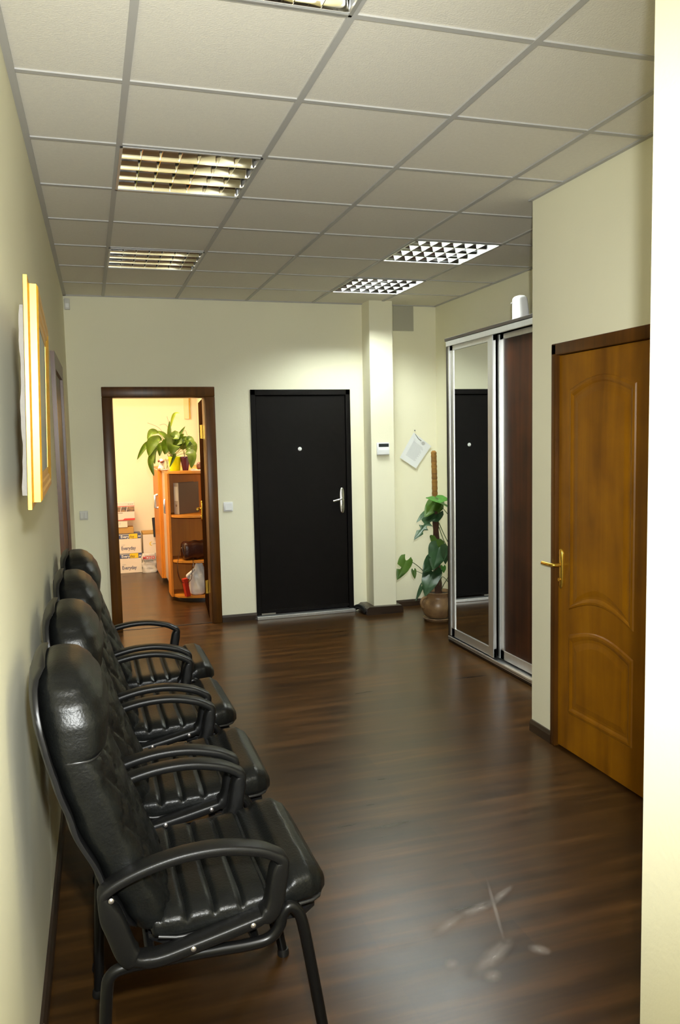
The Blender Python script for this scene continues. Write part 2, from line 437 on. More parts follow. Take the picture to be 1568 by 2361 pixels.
# baseboards
t = MB()
def bb(name, pts, h=0.062, d=0.016):
    m = MB()
    for (x0, y0), (x1, y1) in pts:
        a = Vector((x0, y0, 0)); b = Vector((x1, y1, 0)); n = (b - a).normalized().cross(Vector((0, 0, 1)))
        prof = [(0, 0), (d, 0), (d, h * 0.7), (d * 0.55, h), (0, h)]
        m.rings([[a + n * u + Vector((0, 0, v)) for u, v in prof], [b + n * u + Vector((0, 0, v)) for u, v in prof]])
    struct(m.build(name, 'base'))
bb('baseboard_left', [((XL(-1.5), -1.5), (XL(4.58), 4.58)), ((XL(5.62), 5.62), (XL(YB), YB))])
bb('baseboard_back', [((XL(YB), YB), (0.128, YB)), ((1.077, YB), (1.39, YB)), ((2.668, YB), (XA, YB))])
bb('baseboard_right', [((XA, YB), (XA, 5.75)), ((XR, 3.79), (XR, 3.585))])
t = MB(); t.prism([(2.36, 0), (2.715, 0), (2.715, 0.045), (2.70, 0.07), (2.385, 0.075), (2.36, 0.06)], 'y', 6.805, YB)
struct(t.build('trim_3', 'base', smooth=False))
struct(MB().box(XL(10) - .2, 0.7, 10.545, 10.56, 0, 0.07).build('baseboard_office', 'base'))

# ------------------------------------------------------------------ doors
def handle_set(name, parent, c, face, lever, m, plate_h=0.22, plate_w=0.036, lever_len=0.115):
    """backplate, lever and key cylinder on a face; face = outward unit vector, lever = direction of the lever"""
    f = Vector(face); l = Vector(lever); z = Vector((0, 0, 1)); c = Vector(c)
    o = MB()
    prof = []
    for k in range(24):
        a = 2 * PI * k / 24; e = 0.6
        prof.append((plate_w / 2 * math.copysign(abs(math.cos(a)) ** e, math.cos(a)), plate_h / 2 * math.copysign(abs(math.sin(a)) ** e, math.sin(a))))
    side = z.cross(f)
    o.rings([[c + side * u + z * v for u, v in prof], [c + side * u + z * v + f * 0.006 for u, v in prof], [c + side * u * .8 + z * v * .95 + f * 0.010 for u, v in prof]])
    h = o.build(name, m, parent, True, 50)
    s = c + z * 0.02
    lv = MB(); lv.tube(spline([s, s + f * 0.03, s + f * 0.05 + l * 0.012, s + f * 0.052 + l * 0.05, s + f * 0.05 + l * lever_len]), 0.0095, 12)
    lv.build('lever', m, h, True, 60)
    k = MB(); k.cyl(c - z * 0.055, c - z * 0.055 + f * 0.018, 0.009, 12)
    k.build('key_cylinder', m, h, True, 40)
    return h

# door_1: walnut frame with the leaf swung into the office
d = MB()
OX0, OX1, OZ = 0.215, 0.99, 2.0
def casing(m, x0, x1, z1, y, wd, th):
    for a, b in ((x0 - wd, x0), (x1, x1 + wd)):
        m.box(a, b, y - th, y, 0, z1, 0.006, 2)
    m.box(x0 - wd, x1 + wd, y - th, y, z1, z1 + wd, 0.006, 2)
casing(d, OX0, OX1, OZ, YB, 0.085, 0.024)
d.box(0.187, OX0 + 0.004, YB - 0.01, 7.222, 0, OZ + .03, 0.003).box(OX1 - 0.004, 1.018, YB - 0.01, 7.222, 0, OZ + .03, 0.003).box(0.187, 1.018, YB - 0.01, 7.222, OZ - .004, OZ + 0.03, 0.003)
d1 = struct(d.build('door_1', 'walnut', None, True, 35))
lf = MB()
ang = math.atan2(0.068, 0.76)
hinge = Vector((0.985, 7.225, 0))
q = Matrix.Translation(hinge) @ Matrix.Rotation(-ang, 4, 'Z')
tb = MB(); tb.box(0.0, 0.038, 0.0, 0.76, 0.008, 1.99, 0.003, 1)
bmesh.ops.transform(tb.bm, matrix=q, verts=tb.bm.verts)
leaf1 = tb.build('door_leaf', 'walnut_shaded', d1)
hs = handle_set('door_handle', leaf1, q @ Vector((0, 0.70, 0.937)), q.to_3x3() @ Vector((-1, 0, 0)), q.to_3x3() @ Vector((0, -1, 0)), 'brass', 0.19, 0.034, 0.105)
for z in (1.70, 0.30):
    hg = MB(); hg.box(0.962, 0.9835, 7.2235, 7.227, z - 0.06, z + 0.06)
    hg.cyl((0.984, 7.230, z - 0.062), (0.984, 7.230, z + 0.062), 0.006, 12)
    for k in (-0.04, 0.0, 0.04): hg.cyl((0.970, 7.2242, z + k), (0.970, 7.2225, z + k), 0.003, 8)
    hg.build('hinge', 'brass', d1)
MB().box(0.187, 1.018, 7.075, 7.10, 0, 0.004, 0.001).build('threshold', 'base', d1)

# door_2: black steel entrance door
d = MB()
d.box(1.39, 1.435, YB - 0.012, 7.2, 0.03, 2.06, 0.004).box(2.271, 2.316, YB - 0.012, 7.2, 0.03, 2.06, 0.004).box(1.39, 2.316, YB - 0.012, 7.2, 2.01, 2.06, 0.004)
d2 = struct(d.build('door_2', 'blackdoor'))
lf = MB(); lf.box(1.436, 2.270, YB + 0.004, 7.19, 0.05, 2.008, 0.006).box(1.436, 2.270, YB - 0.004, YB + 0.01, 0.05, 0.075, 0.002)
leaf2 = lf.build('door_leaf', 'blackdoor', d2)
pk = MB(); pk.lathe([(0.001, 0), (0.016, 0.0), (0.018, 0.006), (0.012, 0.010), (0.001, 0.011)], n=20)
bmesh.ops.transform(pk.bm, matrix=Matrix.Translation((1.832, YB + 0.006, 1.528)) @ Matrix.Rotation(PI / 2, 4, 'X'), verts=pk.bm.verts)
pk.build('peephole', 'white_pl', leaf2, True, 40)
handle_set('door_handle', leaf2, (2.222, YB + 0.004, 1.045), (0, -1, 0), (-1, 0, -0.22), 'chrome', 0.235, 0.045, 0.10)
MB().box(1.385, 2.318, YB - 0.055, YB + 0.02, 0.0, 0.03, 0.004).build('threshold', 'alu', d2)

# door_3: varnished wooden door on the right wall
Y0, Y1, ZT = 2.80, 3.545, 2.012
d = MB()
d.box(XR - 0.014, XR + 0.12, Y1, 3.588, 0, 2.07, 0.005).box(XR - 0.014, XR + 0.12, 2.75, Y0, 0, 2.07, 0.005).box(XR - 0.014, XR + 0.12, 2.75, 3.588, ZT, 2.07, 0.006)
d3 = struct(d.build('door_3', 'walnut', None, True, 35))
XF = XR + 0.004
lf = MB(); lf.box(XF, XF + 0.04, Y0 + 0.003, Y1 - 0.003, 0.012, ZT - 0.003, 0.003)
leaf3 = lf.build('door_leaf', 'oak', d3)
def arch(y0, y1, z0, zs, rise, bot_rise=0.0, n=14):
    pts = [(y0 + (y1 - y0) * k / n, z0 + bot_rise * math.sin(PI * k / n)) for k in range(n + 1)]
    pts += [(y1 + (y0 - y1) * k / n, zs + rise * math.sin(PI * k / n)) for k in range(n + 1)]
    return pts
for nm, pg in (('upper_panel', arch(2.955, 3.432, 0.755, 1.825, 0.055, 0.062)), ('lower_panel', arch(2.955, 3.432, 0.222, 0.602, 0.055))):
    cy = sum(p[0] for p in pg) / len(pg); cz = sum(p[1] for p in pg) / len(pg)
    def inset(dd):
        ya, yb_ = pg[0][0], pg[len(pg) // 2][0]; k_ = (yb_ - ya - 2 * dd) / (yb_ - ya)
        return [(ya + dd + (y - ya) * k_, z + dd if q_ < len(pg) // 2 else z - dd) for q_, (y, z) in enumerate(pg)]
    o = MB()
    levels = [(-0.012, 0.0), (-0.007, 0.006), (0.004, 0.008), (0.013, 0.006), (0.022, 0.002), (0.034, 0.002), (0.062, 0.006)]
    rg = [[(XF - hh, y, z) for y, z in inset(dd)] for dd, hh in levels]
    o.rings(rg, cap=False)
    n_ = len(pg) // 2
    for ring in (rg[0], rg[-1]):
        vv = [o.bm.verts.new(p) for p in ring]
        for k in range(n_ - 1): o.bm.faces.new((vv[k], vv[k + 1], vv[2 * n_ - 2 - k], vv[2 * n_ - 1 - k]))
    bmesh.ops.remove_doubles(o.bm, verts=o.bm.verts, dist=1e-6)
    o.build(nm, 'oak', leaf3)
handle_set('door_handle', leaf3, (XF, 3.512, 0.94), (-1, 0, 0), (0, 1, 0), 'brass', 0.205, 0.036, 0.10)
for z in (1.70, 0.35):
    hg = MB(); hg.cyl((XF - 0.006, Y0 + 0.02, z - 0.062), (XF - 0.006, Y0 + 0.02, z + 0.062), 0.008, 14)
    hg.cyl((XF - 0.006, Y0 + 0.02, z - 0.07), (XF - 0.006, Y0 + 0.02, z + 0.07), 0.005, 10)
    hg.box(XF - 0.002, XF + 0.002, Y0 + 0.005, Y0 + 0.045, z - 0.055, z + 0.055)
    hg.build('hinge', 'brass', leaf3, True, 40)

# door_4: dark wooden door in the left wall
d = MB()
for a, b, z0, z1 in ((4.60, 4.69, 0, 2.03), (5.53, 5.62, 0, 2.03), (4.60, 5.62, 2.03, 2.12)):
    d.prism([(XL(a) - .02, a), (XL(b) - .02, b), (XL(b) + 0.022, b), (XL(a) + 0.022, a)], 'z', z0, z1)
d4 = struct(d.build('door_4', 'walnut'))
lf = MB(); lf.prism([(XL(4.69) - 0.02, 4.69), (XL(5.53) - 0.02, 5.53), (XL(5.53) + 0.006, 5.53), (XL(4.69) + 0.006, 4.69)], 'z', 0.01, 2.03)
lf.build('door_leaf', 'wenge_dark', d4)

# ------------------------------------------------------------------ recessed luminaires
def luminaire(i, j, lit):
    x0, y0 = GX0 + i * GP + 0.003, GY0 + j * GP + 0.003; s_ = 0.594
    root = empty('ceiling_light', (x0 + s_ / 2, y0 + s_ / 2, H))
    h = s_ / 2
    lm = 'louver_lit' if lit else 'louver'
    b = MB()      # housing: open-bottomed tray
    for a in ((-h, -h + .004, -h, h), (h - .004, h, -h, h), (-h, h, -h, -h + .004), (-h, h, h - .004, h)): b.box(*a, 0.0, 0.085)
    b.box(-h, h, -h, h, 0.085, 0.089)
    b.build('housing', 'housing', root)
    r = MB()
    for a in ((-h, -h + .012, -h, h), (h - .012, h, -h, h), (-h, h, -h, -h + .012), (-h, h, h - .012, h)): r.box(*a, -0.004, 0.006, 0.001, 1)
    r.build('rim', 'rim', root)
    p = (s_ - 0.024) / 4
    for k in range(5):     # lengthwise parabolic reflectors between the tubes
        rf = MB()
        y = -h + 0.012 + p * k
        prof = []
        for q_ in range(7):
            t_ = q_ / 6; prof.append((0.0015 + 0.032 * t_ ** 1.6, 0.002 + (0.044 if lit else 0.056) * t_))
        L_ = [(y + u if k < 4 else y, v) for u, v in prof]; R_ = [(y - u if k > 0 else y, v) for u, v in reversed(prof)]
        rf.prism(L_ + R_, 'x', -h + 0.012, h - 0.012)
        rf.build('reflector', 'reflector_lit' if lit else lm, root, True, 45)
    for q_ in range(1, 7):     # cross blades
        lv = MB()
        x = -h + 0.012 + (s_ - 0.024) * q_ / 7
        for k in range(4):
            ya = -h + 0.012 + p * k; yb = ya + p
            wt, ht = (0.019, 0.036) if lit else (0.0035, 0.030)
            lv.prism([(x - 0.001, 0.003), (x + 0.001, 0.003), (x + wt, ht), (x - wt, ht)], 'y', ya + 0.0015, yb - 0.0015 if k == 3 else yb + 0.0015)
        lv.build('louver_blade', lm, root)
    for k in range(4):
        y = -h + 0.012 + p * (k + 0.5)
        tb_ = MB(); tb_.cyl((-h + 0.02, y, 0.056 if lit else 0.066), (h - 0.02, y, 0.056 if lit else 0.066), 0.012, 14)
        tb_.build('tube', 'tube_on' if lit else 'tube_off', root, True, 60)
    return root
GL = 'recessed ceiling lights with louvers'
tag(luminaire(0, 2, False), 'unlit square louvered ceiling light in the middle of the left row', 'ceiling light', GL)
tag(luminaire(0, 5, False), 'unlit square louvered ceiling light nearest the back wall above the chairs', 'ceiling light', GL)
tag(luminaire(0, -1, False), 'unlit louvered ceiling light cut off by the top edge of the photo', 'ceiling light', GL)
tag(luminaire(3, 4, True), 'lit square ceiling light in front of the wardrobe, the larger of the two glowing', 'ceiling light', GL)
tag(luminaire(3, 6, True), 'lit square ceiling light nearest the pilaster, the smaller of the two glowing', 'ceiling light', GL)

# ------------------------------------------------------------------ visitor chairs
def se_ring(cx, cy, cz, a, b, e, n, ax, ay, fmod=None):
    """superellipse ring about (cx,cy,cz), half sizes a along ax and b along ay"""
    out = []
    for k in range(n):
        t = 2 * PI * k / n; c_, s_ = math.cos(t), math.sin(t)
        u = a * math.copysign(abs(c_) ** e, c_); v = b * math.copysign(abs(s_) ** e, s_)
        if fmod: u, v = fmod(u, v)
        out.append(Vector((cx, cy, cz)) + Vector(ax) * u + Vector(ay) * v)
    return out

def lerp_table(tab, x):
    if x <= tab[0][0]: return tab[0][1:]
    for a, b in zip(tab, tab[1:]):
        if x <= b[0]:
            t = (x - a[0]) / (b[0] - a[0]); t = t * t * (3 - 2 * t) * 0.5 + t * 0.5
            return tuple(p + (q - p) * t for p, q in zip(a[1:], b[1:]))
    return tab[-1][1:]

def make_chair():
    root = empty('visitor_chair')
    # seat cushion: rings along x (front to back), ribbed up to the smooth front roll
    tab = [(0.075, 0.478, 0.485, 0.19), (0.09, 0.438, 0.510, 0.232), (0.15, 0.430, 0.515, 0.240), (0.30, 0.440, 0.518, 0.242), (0.405, 0.452, 0.530, 0.242),
           (0.435, 0.454, 0.552, 0.243), (0.475, 0.452, 0.557, 0.236), (0.505, 0.454, 0.542, 0.221), (0.524, 0.463, 0.515, 0.196), (0.531, 0.476, 0.494, 0.155)]
    rings = []
    m = 74
    for i in range(m + 1):
        x = 0.075 + (0.531 - 0.075) * i / m
        lo, hi, hw = lerp_table(tab, x)
        g = 0.0
        if 0.10 < x < 0.425:
            ph = ((x - 0.10) / 0.067) % 1.0; dd = min(ph, 1 - ph)
            g = 0.011 * max(0.0, 1 - dd / 0.14) ** 0.8
        def fm(u, v, g=g):
            if v > 0: v -= g * min(1.0, v / 0.02) * (1 if abs(u) > 0.02 else 1); u *= 1 - 0.25 * g
            # a slight hollow where one sits
            if v > 0.02: v -= 0.010 * max(0.0, 1 - (u / 0.19) ** 2)
            return u, v
        rings.append(se_ring(x, 0, (lo + hi) / 2, hw, (hi - lo) / 2, 0.50, 52, (0, 1, 0), (0, 0, 1), fm))
    b = MB(); b.rings(rings); seat = b.build('seat', 'leather', root, True, 50)
    pp = MB()
    edge = []
    for s_ in (-1, 1):
        row = [(x, s_ * (lerp_table(tab, x)[2] + 0.001), lerp_table(tab, x)[0] + 0.020) for x in [0.1 + 0.40 * k / 20 for k in range(21)]]
        edge.append(row)
    full = edge[0] + [(0.524, -0.17, 0.472), (0.534, -0.08, 0.472), (0.535, 0.08, 0.472), (0.524, 0.17, 0.472)] + list(reversed(edge[1]))
    pp.tube(full, 0.0045, 8); pp.build('piping', 'leather_smooth', seat, True, 60)
    pan = MB(); pan.rings([se_ring(x, 0, 0.428, 0.215 if 0.1 < x < 0.5 else 0.18, 0.012, 0.3, 24, (0, 1, 0), (0, 0, 1)) for x in (0.08, 0.12, 0.3, 0.46, 0.50)])
    pan.build('seat_pan', 'shell', root, True, 40)
    # backrest: rings going up, front quilted in diamonds, padded headrest roll on top
    bt = [(0.455, 0.060, 0.125, 0.19), (0.475, 0.036, 0.150, 0.225), (0.52, 0.014, 0.140, 0.238), (0.62, -0.032, 0.102, 0.242), (0.75, -0.086, 0.056, 0.243), (0.86, -0.117, 0.022, 0.242),
          (0.905, -0.129, 0.006, 0.240), (0.935, -0.136, 0.012, 0.240), (0.985, -0.145, 0.018, 0.236), (1.03, -0.149, 0.006, 0.222), (1.065, -0.148, -0.014, 0.196), (1.088, -0.141, -0.036, 0.160), (1.102, -0.125, -0.058, 0.115), (1.107, -0.105, -0.078, 0.06)]
    rings = []
    zs = [0.455 + 0.45 * k / 66 for k in range(67)] + [0.905 + 0.202 * k / 34 for k in range(1, 35)]
    for z in zs:
        xr, xf, hw = lerp_table(bt, z)
        def fm(u, v, z=z):
            if v > 0:
                f = v / 0.03 if v < 0.03 else 1.0
                if 0.50 < z < 0.90:
                    p = 0.105
                    a_ = ((u + z * 0.85) / p) % 1.0; b_ = ((u - z * 0.85) / p) % 1.0
                    da = min(a_, 1 - a_); db = min(b_, 1 - b_)
                    g = max(max(0, 1 - da / 0.17), max(0, 1 - db / 0.17))
                    v -= 0.012 * g * f * (1 if abs(u) < 0.20 else max(0.0, 1 - (abs(u) - 0.20) / 0.04))
                elif 0.90 <= z < 0.916: v -= 0.010 * f
            return u, v
        rings.append(se_ring((xr + xf) / 2, 0, z, hw, (xf - xr) / 2, 0.62, 72, (0, 1, 0), (1, 0, 0), fm))
    b = MB(); b.rings(rings); back = b.build('backrest', 'leather', root, True, 60)
    # stitched seam around the headrest pad
    sm = MB(); xr, xf, hw = lerp_table(bt, 0.909)
    sm.tube([p for p in se_ring((xr + xf) / 2, 0, 0.909, hw * 0.995, (xf - xr) / 2 - 0.007, 0.62, 40, (0, 1, 0), (1, 0, 0))], 0.003, 6, close=True, up=(0, 0, 1))
    sm.build('seam', 'leather_smooth', back, True, 60)
    # moulded back shell, a thin plate standing a little off the cushion
    rings = []
    for z in [0.44 + 0.66 * k / 44 for k in range(45)]:
        zz = min(max(z, 0.456), 1.106); xr, xf, hw = lerp_table(bt, zz)
        hw = min(hw + 0.010, 0.250) * (1.0 if z > 0.5 else 0.8 + 0.2 * (z - 0.44) / 0.06)
        xs = xr - 0.010
        rings.append(se_ring(xs, 0, z + 0.006, hw, 0.009, 0.35, 40, (0, 1, 0), (1, 0, 0), lambda u, v: (u, v + 0.020 * (u / 0.25) ** 2)))
    b = MB(); b.rings(rings); b.build('back_shell', 'shell', root, True, 50)
    # side frames and arm loops
    for s_ in (-1, 1):
        y = s_ * 0.262
        loop = [(0.060, 0.432), (0.028, 0.452), (0.004, 0.52), (-0.018, 0.585), (-0.016, 0.612), (0.047, 0.642), (0.146, 0.664), (0.247, 0.666), (0.335, 0.648), (0.378, 0.628), (0.396, 0.612), (0.391, 0.590), (0.383, 0.55), (0.374, 0.505), (0.352, 0.480), (0.28, 0.462), (0.17, 0.440), (0.10, 0.428)]
        pts = spline([(x, y, z) for x, z in loop], 6, True)
        a = MB(); npt = len(pts); rs = []
        for i in range(npt):
            d_ = (pts[(i + 1) % npt] - pts[i - 1]).normalized(); nr_ = d_.cross(Vector((0, 1, 0)))
            px, pz = pts[i].x, pts[i].z
            ht = 0.0125
            if px > 0.345: ht = 0.0125 + 0.010 * min(1.0, max(0.0, (0.625 - pz) / 0.04))
            if px < 0.04 and pz < 0.60: ht = 0.0125 + 0.013 * min(1.0, (0.60 - pz) / 0.05)
            if pz < 0.475 and px > 0.06: ht = 0.015
            ring = []
            for k in range(16):
                t_ = 2 * PI * k / 16; c_, s2 = math.cos(t_), math.sin(t_)
                ring.append(pts[i] + Vector((0, 1, 0)) * (0.0265 * math.copysign(abs(c_) ** 0.40, c_)) + nr_ * (ht * math.copysign(abs(s2) ** 0.55, s2)))
            rs.append(ring)
        a.rings(rs, True, True)
        arm = a.build('armrest', 'arm', root, True, 50)
        if s_ < 0:
            for bx, bz in ((-0.004, 0.598), (0.175, 0.443), (0.318, 0.470)):
                k = MB(); k.lathe([(0.001, 0), (0.006, 0), (0.0065, 0.003), (0.003, 0.0055), (0.001, 0.006)], n=12)
                bmesh.ops.transform(k.bm, matrix=Matrix.Translation((bx, y - 0.0235, bz)) @ Matrix.Rotation(PI / 2, 4, 'X'), verts=k.bm.verts)
                k.build('bolt', 'bolt', arm, True, 40)
        path = [(-0.045, 0.012), (-0.035, 0.20), (-0.024, 0.36), (-0.012, 0.405), (0.025, 0.418), (0.10, 0.416), (0.20, 0.414), (0.31, 0.408), (0.362, 0.414), (0.388, 0.440), (0.396, 0.468), (0.412, 0.484), (0.432, 0.472), (0.448, 0.425), (0.470, 0.29), (0.493, 0.14), (0.514, 0.012)]
        t_ = MB(); t_.tube(spline([(x, y, z) for x, z in path], 5), 0.0145, 14)
        lg = t_.build('leg_frame', 'tubeframe', root, True, 60)
        for fx in (-0.046, 0.515):
            k = MB(); k.lathe([(0.001, 0.0), (0.018, 0.0), (0.019, 0.006), (0.016, 0.022), (0.001, 0.022)], (fx, y, 0.0), 16)
            k.build('foot_cap', 'black', lg, True, 40)
    cb = MB(); cb.cyl((0.08, -0.262, 0.412), (0.08, 0.262, 0.412), 0.012, 12); cb.build('crossbar', 'tubeframe', root, True, 60)
    cb = MB(); cb.cyl((0.33, -0.262, 0.409), (0.33, 0.262, 0.409), 0.012, 12); cb.build('crossbar', 'tubeframe', root, True, 60)
    return root
CL = ['black leather visitor chair nearest the camera, with its front legs in full view',
      'black leather visitor chair directly behind the nearest one, second in the row',
      'black leather visitor chair third in the row along the left wall',
      'black leather visitor chair at the far end of the row, beside the lit doorway']
proto = make_chair()
for k, (y, dx, rz) in enumerate(((2.09, 0.0, 0.01), (2.735, 0.0, -0.01), (3.40, 0.004, 0.012), (4.06, 0.012, 0.0))):
    o = proto if k == 0 else copy_tree(proto)
    o.location = (dx + 0.003, y, 0); o.rotation_euler = (0, 0, rz)
    tag(o, CL[k], 'chair', 'visitor chairs along the left wall')

# ------------------------------------------------------------------ picture on the left wall
pr = empty('framed_picture', (0, 2.31, 1.47))
PY0, PY1, PZ0, PZ1 = -0.40, 0.40, 0.0, 0.515
XB = -0.150
def frame_mould(levels):
    o = MB()
    rs = []
    for ins, x in levels:
        rs.append([(x, PY0 + ins, PZ0 + ins), (x, PY1 - ins, PZ0 + ins), (x, PY1 - ins, PZ1 - ins), (x, PY0 + ins, PZ1 - ins)])
    o.rings(rs, cap=False)
    n = len(levels)
    return o
XW = XL(2.31) + 0.02
lv = [(0.075, 0.002), (0.004, 0.002), (0.0, 0.003), (0.0, 0.011), (0.003, 0.012), (0.014, 0.013), (0.016, 0.015), (0.016, 0.029), (0.021, 0.033), (0.034, 0.033), (0.040, 0.030), (0.052, 0.029), (0.056, 0.026), (0.075, 0.025), (0.075, 0.002)]
fm_ = frame_mould(lv)
bmesh.ops.remove_doubles(fm_.bm, verts=fm_.bm.verts, dist=1e-5)
fo = fm_.build('frame', 'gold', pr)
MB().box(0.008, 0.0235, PY0 + 0.07, PY1 - 0.07, PZ0 + 0.07, PZ1 - 0.07).build('canvas', 'canvas', pr)
wr = MB()
nn = 22
rs = []
for k in range(nn + 1):
    z = PZ0 + 0.03 + (PZ1 - 0.09) * k / nn
    dv = -0.009 - 0.0007 * math.sin(k * 1.9) - 0.0016 * math.sin(k * 0.7 + 1)
    rs.append([(0.003, PY0 + 0.03, z), (dv, PY0 + 0.035, z), (dv, PY1 - 0.035, z), (0.003, PY1 - 0.03, z)])
wr.rings(rs); wr.build('backing_wrap', 'wrap', pr)
tilt = math.radians(1.8)
pr.location = (-0.142, 2.31, 1.482); pr.rotation_euler = (0, tilt, math.radians(0.9))
tag(pr, 'painting in a thick gilded frame leaning out from the left wall', 'picture')

# ------------------------------------------------------------------ sliding wardrobe
wd = empty('sliding_wardrobe', (2.66, 4.9, 0))
def wb(name, m, *boxes, parent=wd, bev=0.002):
    o = MB()
    for x0, x1, y0, y1, z0, z1 in boxes: o.box(x0 - 2.66, x1 - 2.66, y0 - 4.9, y1 - 4.9, z0, z1, bev, 1)
    return o.build(name, m, parent)
wb('side_panel', 'wenge_dark', (2.662, 3.175, 5.700, 5.722, 0, 2.345))
wb('top_panel', 'wenge_dark', (2.650, 3.175, 3.80, 5.722, 2.338, 2.360))
wb('back_panel', 'wenge_dark', (3.16, 3.176, 3.80, 5.70, 0.02, 2.338))
wb('plinth', 'wenge_dark', (2.665, 3.17, 3.80, 5.70, 0.0, 0.030))
wb('top_rail', 'alu', (2.652, 2.668, 3.80, 5.704, 2.298, 2.336), (2.668, 2.75, 3.80, 5.70, 2.325, 2.337))
wb('bottom_rail', 'alu', (2.650, 2.745, 3.80, 5.702, 0.028, 0.036), (2.650, 2.658, 3.80, 5.702, 0.022, 0.048))
def sdoor(name, x, ya, yb_, pm, pname):
    f = wb(name, 'alu', (x, x + 0.028, yb_ - 0.022, yb_, 0.05, 2.30), (x + 0.006, x + 0.026, yb_ - 0.075, yb_ - 0.022, 0.05, 2.30),
           (x, x + 0.028, ya, ya + 0.030, 0.05, 2.30), (x + 0.004, x + 0.026, ya + 0.030, ya + 0.075, 0.05, 2.30),
           (x + 0.006, x + 0.028, ya, yb_, 0.05, 0.115), (x + 0.006, x + 0.028, ya, yb_, 2.262, 2.30))
    p = MB(); p.box(x + 0.014 - 2.66, x + 0.020 - 2.66, ya + 0.05 - 4.9, yb_ - 0.05 - 4.9, 0.10, 2.27)
    p.build(pname, pm, f)
    return f
sdoor('mirror_door', 2.664, 4.985, 5.696, 'mirror', 'mirror')
sdoor('wood_door', 2.704, 3.81, 4.985, 'wenge', 'wood_panel')
tag(wd, 'dark wenge sliding wardrobe with one mirrored door and aluminium frames', 'wardrobe')

# white dispenser on top of it
ds = empty('air_freshener', (2.735, 4.725, 2.360))
o = MB(); rs = []
for k in range(15):
    t_ = k / 14; z = 0.155 * t_
    w_ = 0.062 - 0.012 * t_ ** 2; d_ = 0.042 - 0.006 * t_
    if t_ > 0.85: s_ = math.sqrt(max(0.02, 1 - ((t_ - 0.85) / 0.155) ** 2)); w_ *= 0.62 + 0.38 * s_; d_ *= 0.55 + 0.45 * s_
    rs.append(se_ring(-0.01 * t_, 0, z, w_, d_, 0.55, 32, (0, 1, 0), (1, 0, 0)))
o.rings(rs); bd = o.build('body', 'white_pl', ds, True, 50)
o = MB(); rs = []
for k in range(9):
    t_ = k / 8; z = 0.012 + 0.118 * t_
    hw = 0.030 * math.sin(PI * (0.12 + 0.76 * t_)) + 0.004
    rs.append(se_ring(-0.010 * (z / 0.155), -0.040, z, 0.010, hw * 0.65, 0.8, 20, (0, 1, 0), (1, 0, 0)))
o.rings(rs); o.build('side_grip', 'grey_pl', ds, True, 50)
o = MB(); o.cyl((-0.045, 0.035, 0.115), (-0.053, 0.035, 0.115), 0.004, 10); o.build('indicator', 'grey_pl', ds, True)
tag(ds, 'white plastic air freshener dispenser standing on the wardrobe top', 'dispenser')

# ------------------------------------------------------------------ small things on the back wall
def plate(name, cx, cz, w_, h_, y, label, cat, rocker=True, m='white_pl'):
    r = empty(name, (cx, y, cz))
    o = MB(); o.box(-w_ / 2, w_ / 2, -0.010, 0, -h_ / 2, h_ / 2, 0.004, 2); o.build('cover_plate', m, r, True, 40)
    if rocker:
        o = MB(); o.prism([(-0.0095, -h_ * .36), (-0.016, -h_ * .34), (-0.012, h_ * .34), (-0.0095, h_ * .36)], 'x', -w_ * .34, w_ * .34)
        o.build('rocker', m, r)
    else:
        for dx in (-w_ * .24, w_ * .24):
            o = MB(); o.box(dx - 0.012, dx + 0.012, -0.014, -0.009, -h_ * .34, h_ * .34, 0.002, 1); o.build('rocker', m, r)
    return tag(r, label, cat)
plate('light_switch', 1.163, 1.034, 0.084, 0.084, YB, 'white light switch on the wall between the lit doorway and black door', 'light switch')
plate('light_switch', -0.058, 1.016, 0.068, 0.076, YB, 'grey double light switch low on the wall left of the lit doorway', 'light switch', False, 'grey_pl')
kp = empty('alarm_keypad', (2.554, 6.86, 1.512))
o = MB(); o.box(-0.060, 0.060, -0.022, 0, -0.055, 0.055, 0.006, 2); kb = o.build('body', 'white_pl', kp, True, 40)
o = MB(); o.box(-0.044, 0.052, -0.0245, -0.02, 0.018, 0.048, 0.002, 1); o.build('display', 'dark_pl', kp)
o = MB(); o.prism([(-0.022, -0.050), (-0.030, -0.048), (-0.032, -0.010), (-0.029, 0.014), (-0.022, 0.015)], 'x', -0.052, 0.054)
o.build('cover_flap', 'white_pl', kp)
tag(kp, 'small white alarm keypad with dark display on the pilaster', 'keypad')
vn = empty('vent_cover', (2.85, YB, 2.712))
o = MB(); o.box(-0.102, 0.102, -0.012, 0, -0.117, 0.112, 0.002, 1); o.build('cover_plate', 'vent', vn)
tag(vn, 'square grey cover plate high on the wall right of the pilaster', 'vent cover')
sb = empty('corner_sensor', (-0.105, YB, 2.756))
o = MB(); o.box(-0.022, 0.022, -0.030, 0, -0.045, 0.045, 0.006, 2); o.build('housing', 'grey_pl', sb, True, 40)
o = MB(); o.box(-0.015, 0.015, -0.033, -0.028, -0.03, 0.005, 0.003, 1); o.build('lens', 'white_pl', sb, True, 40)
tag(sb, 'tiny pale sensor box in the far left corner under the ceiling', 'sensor')

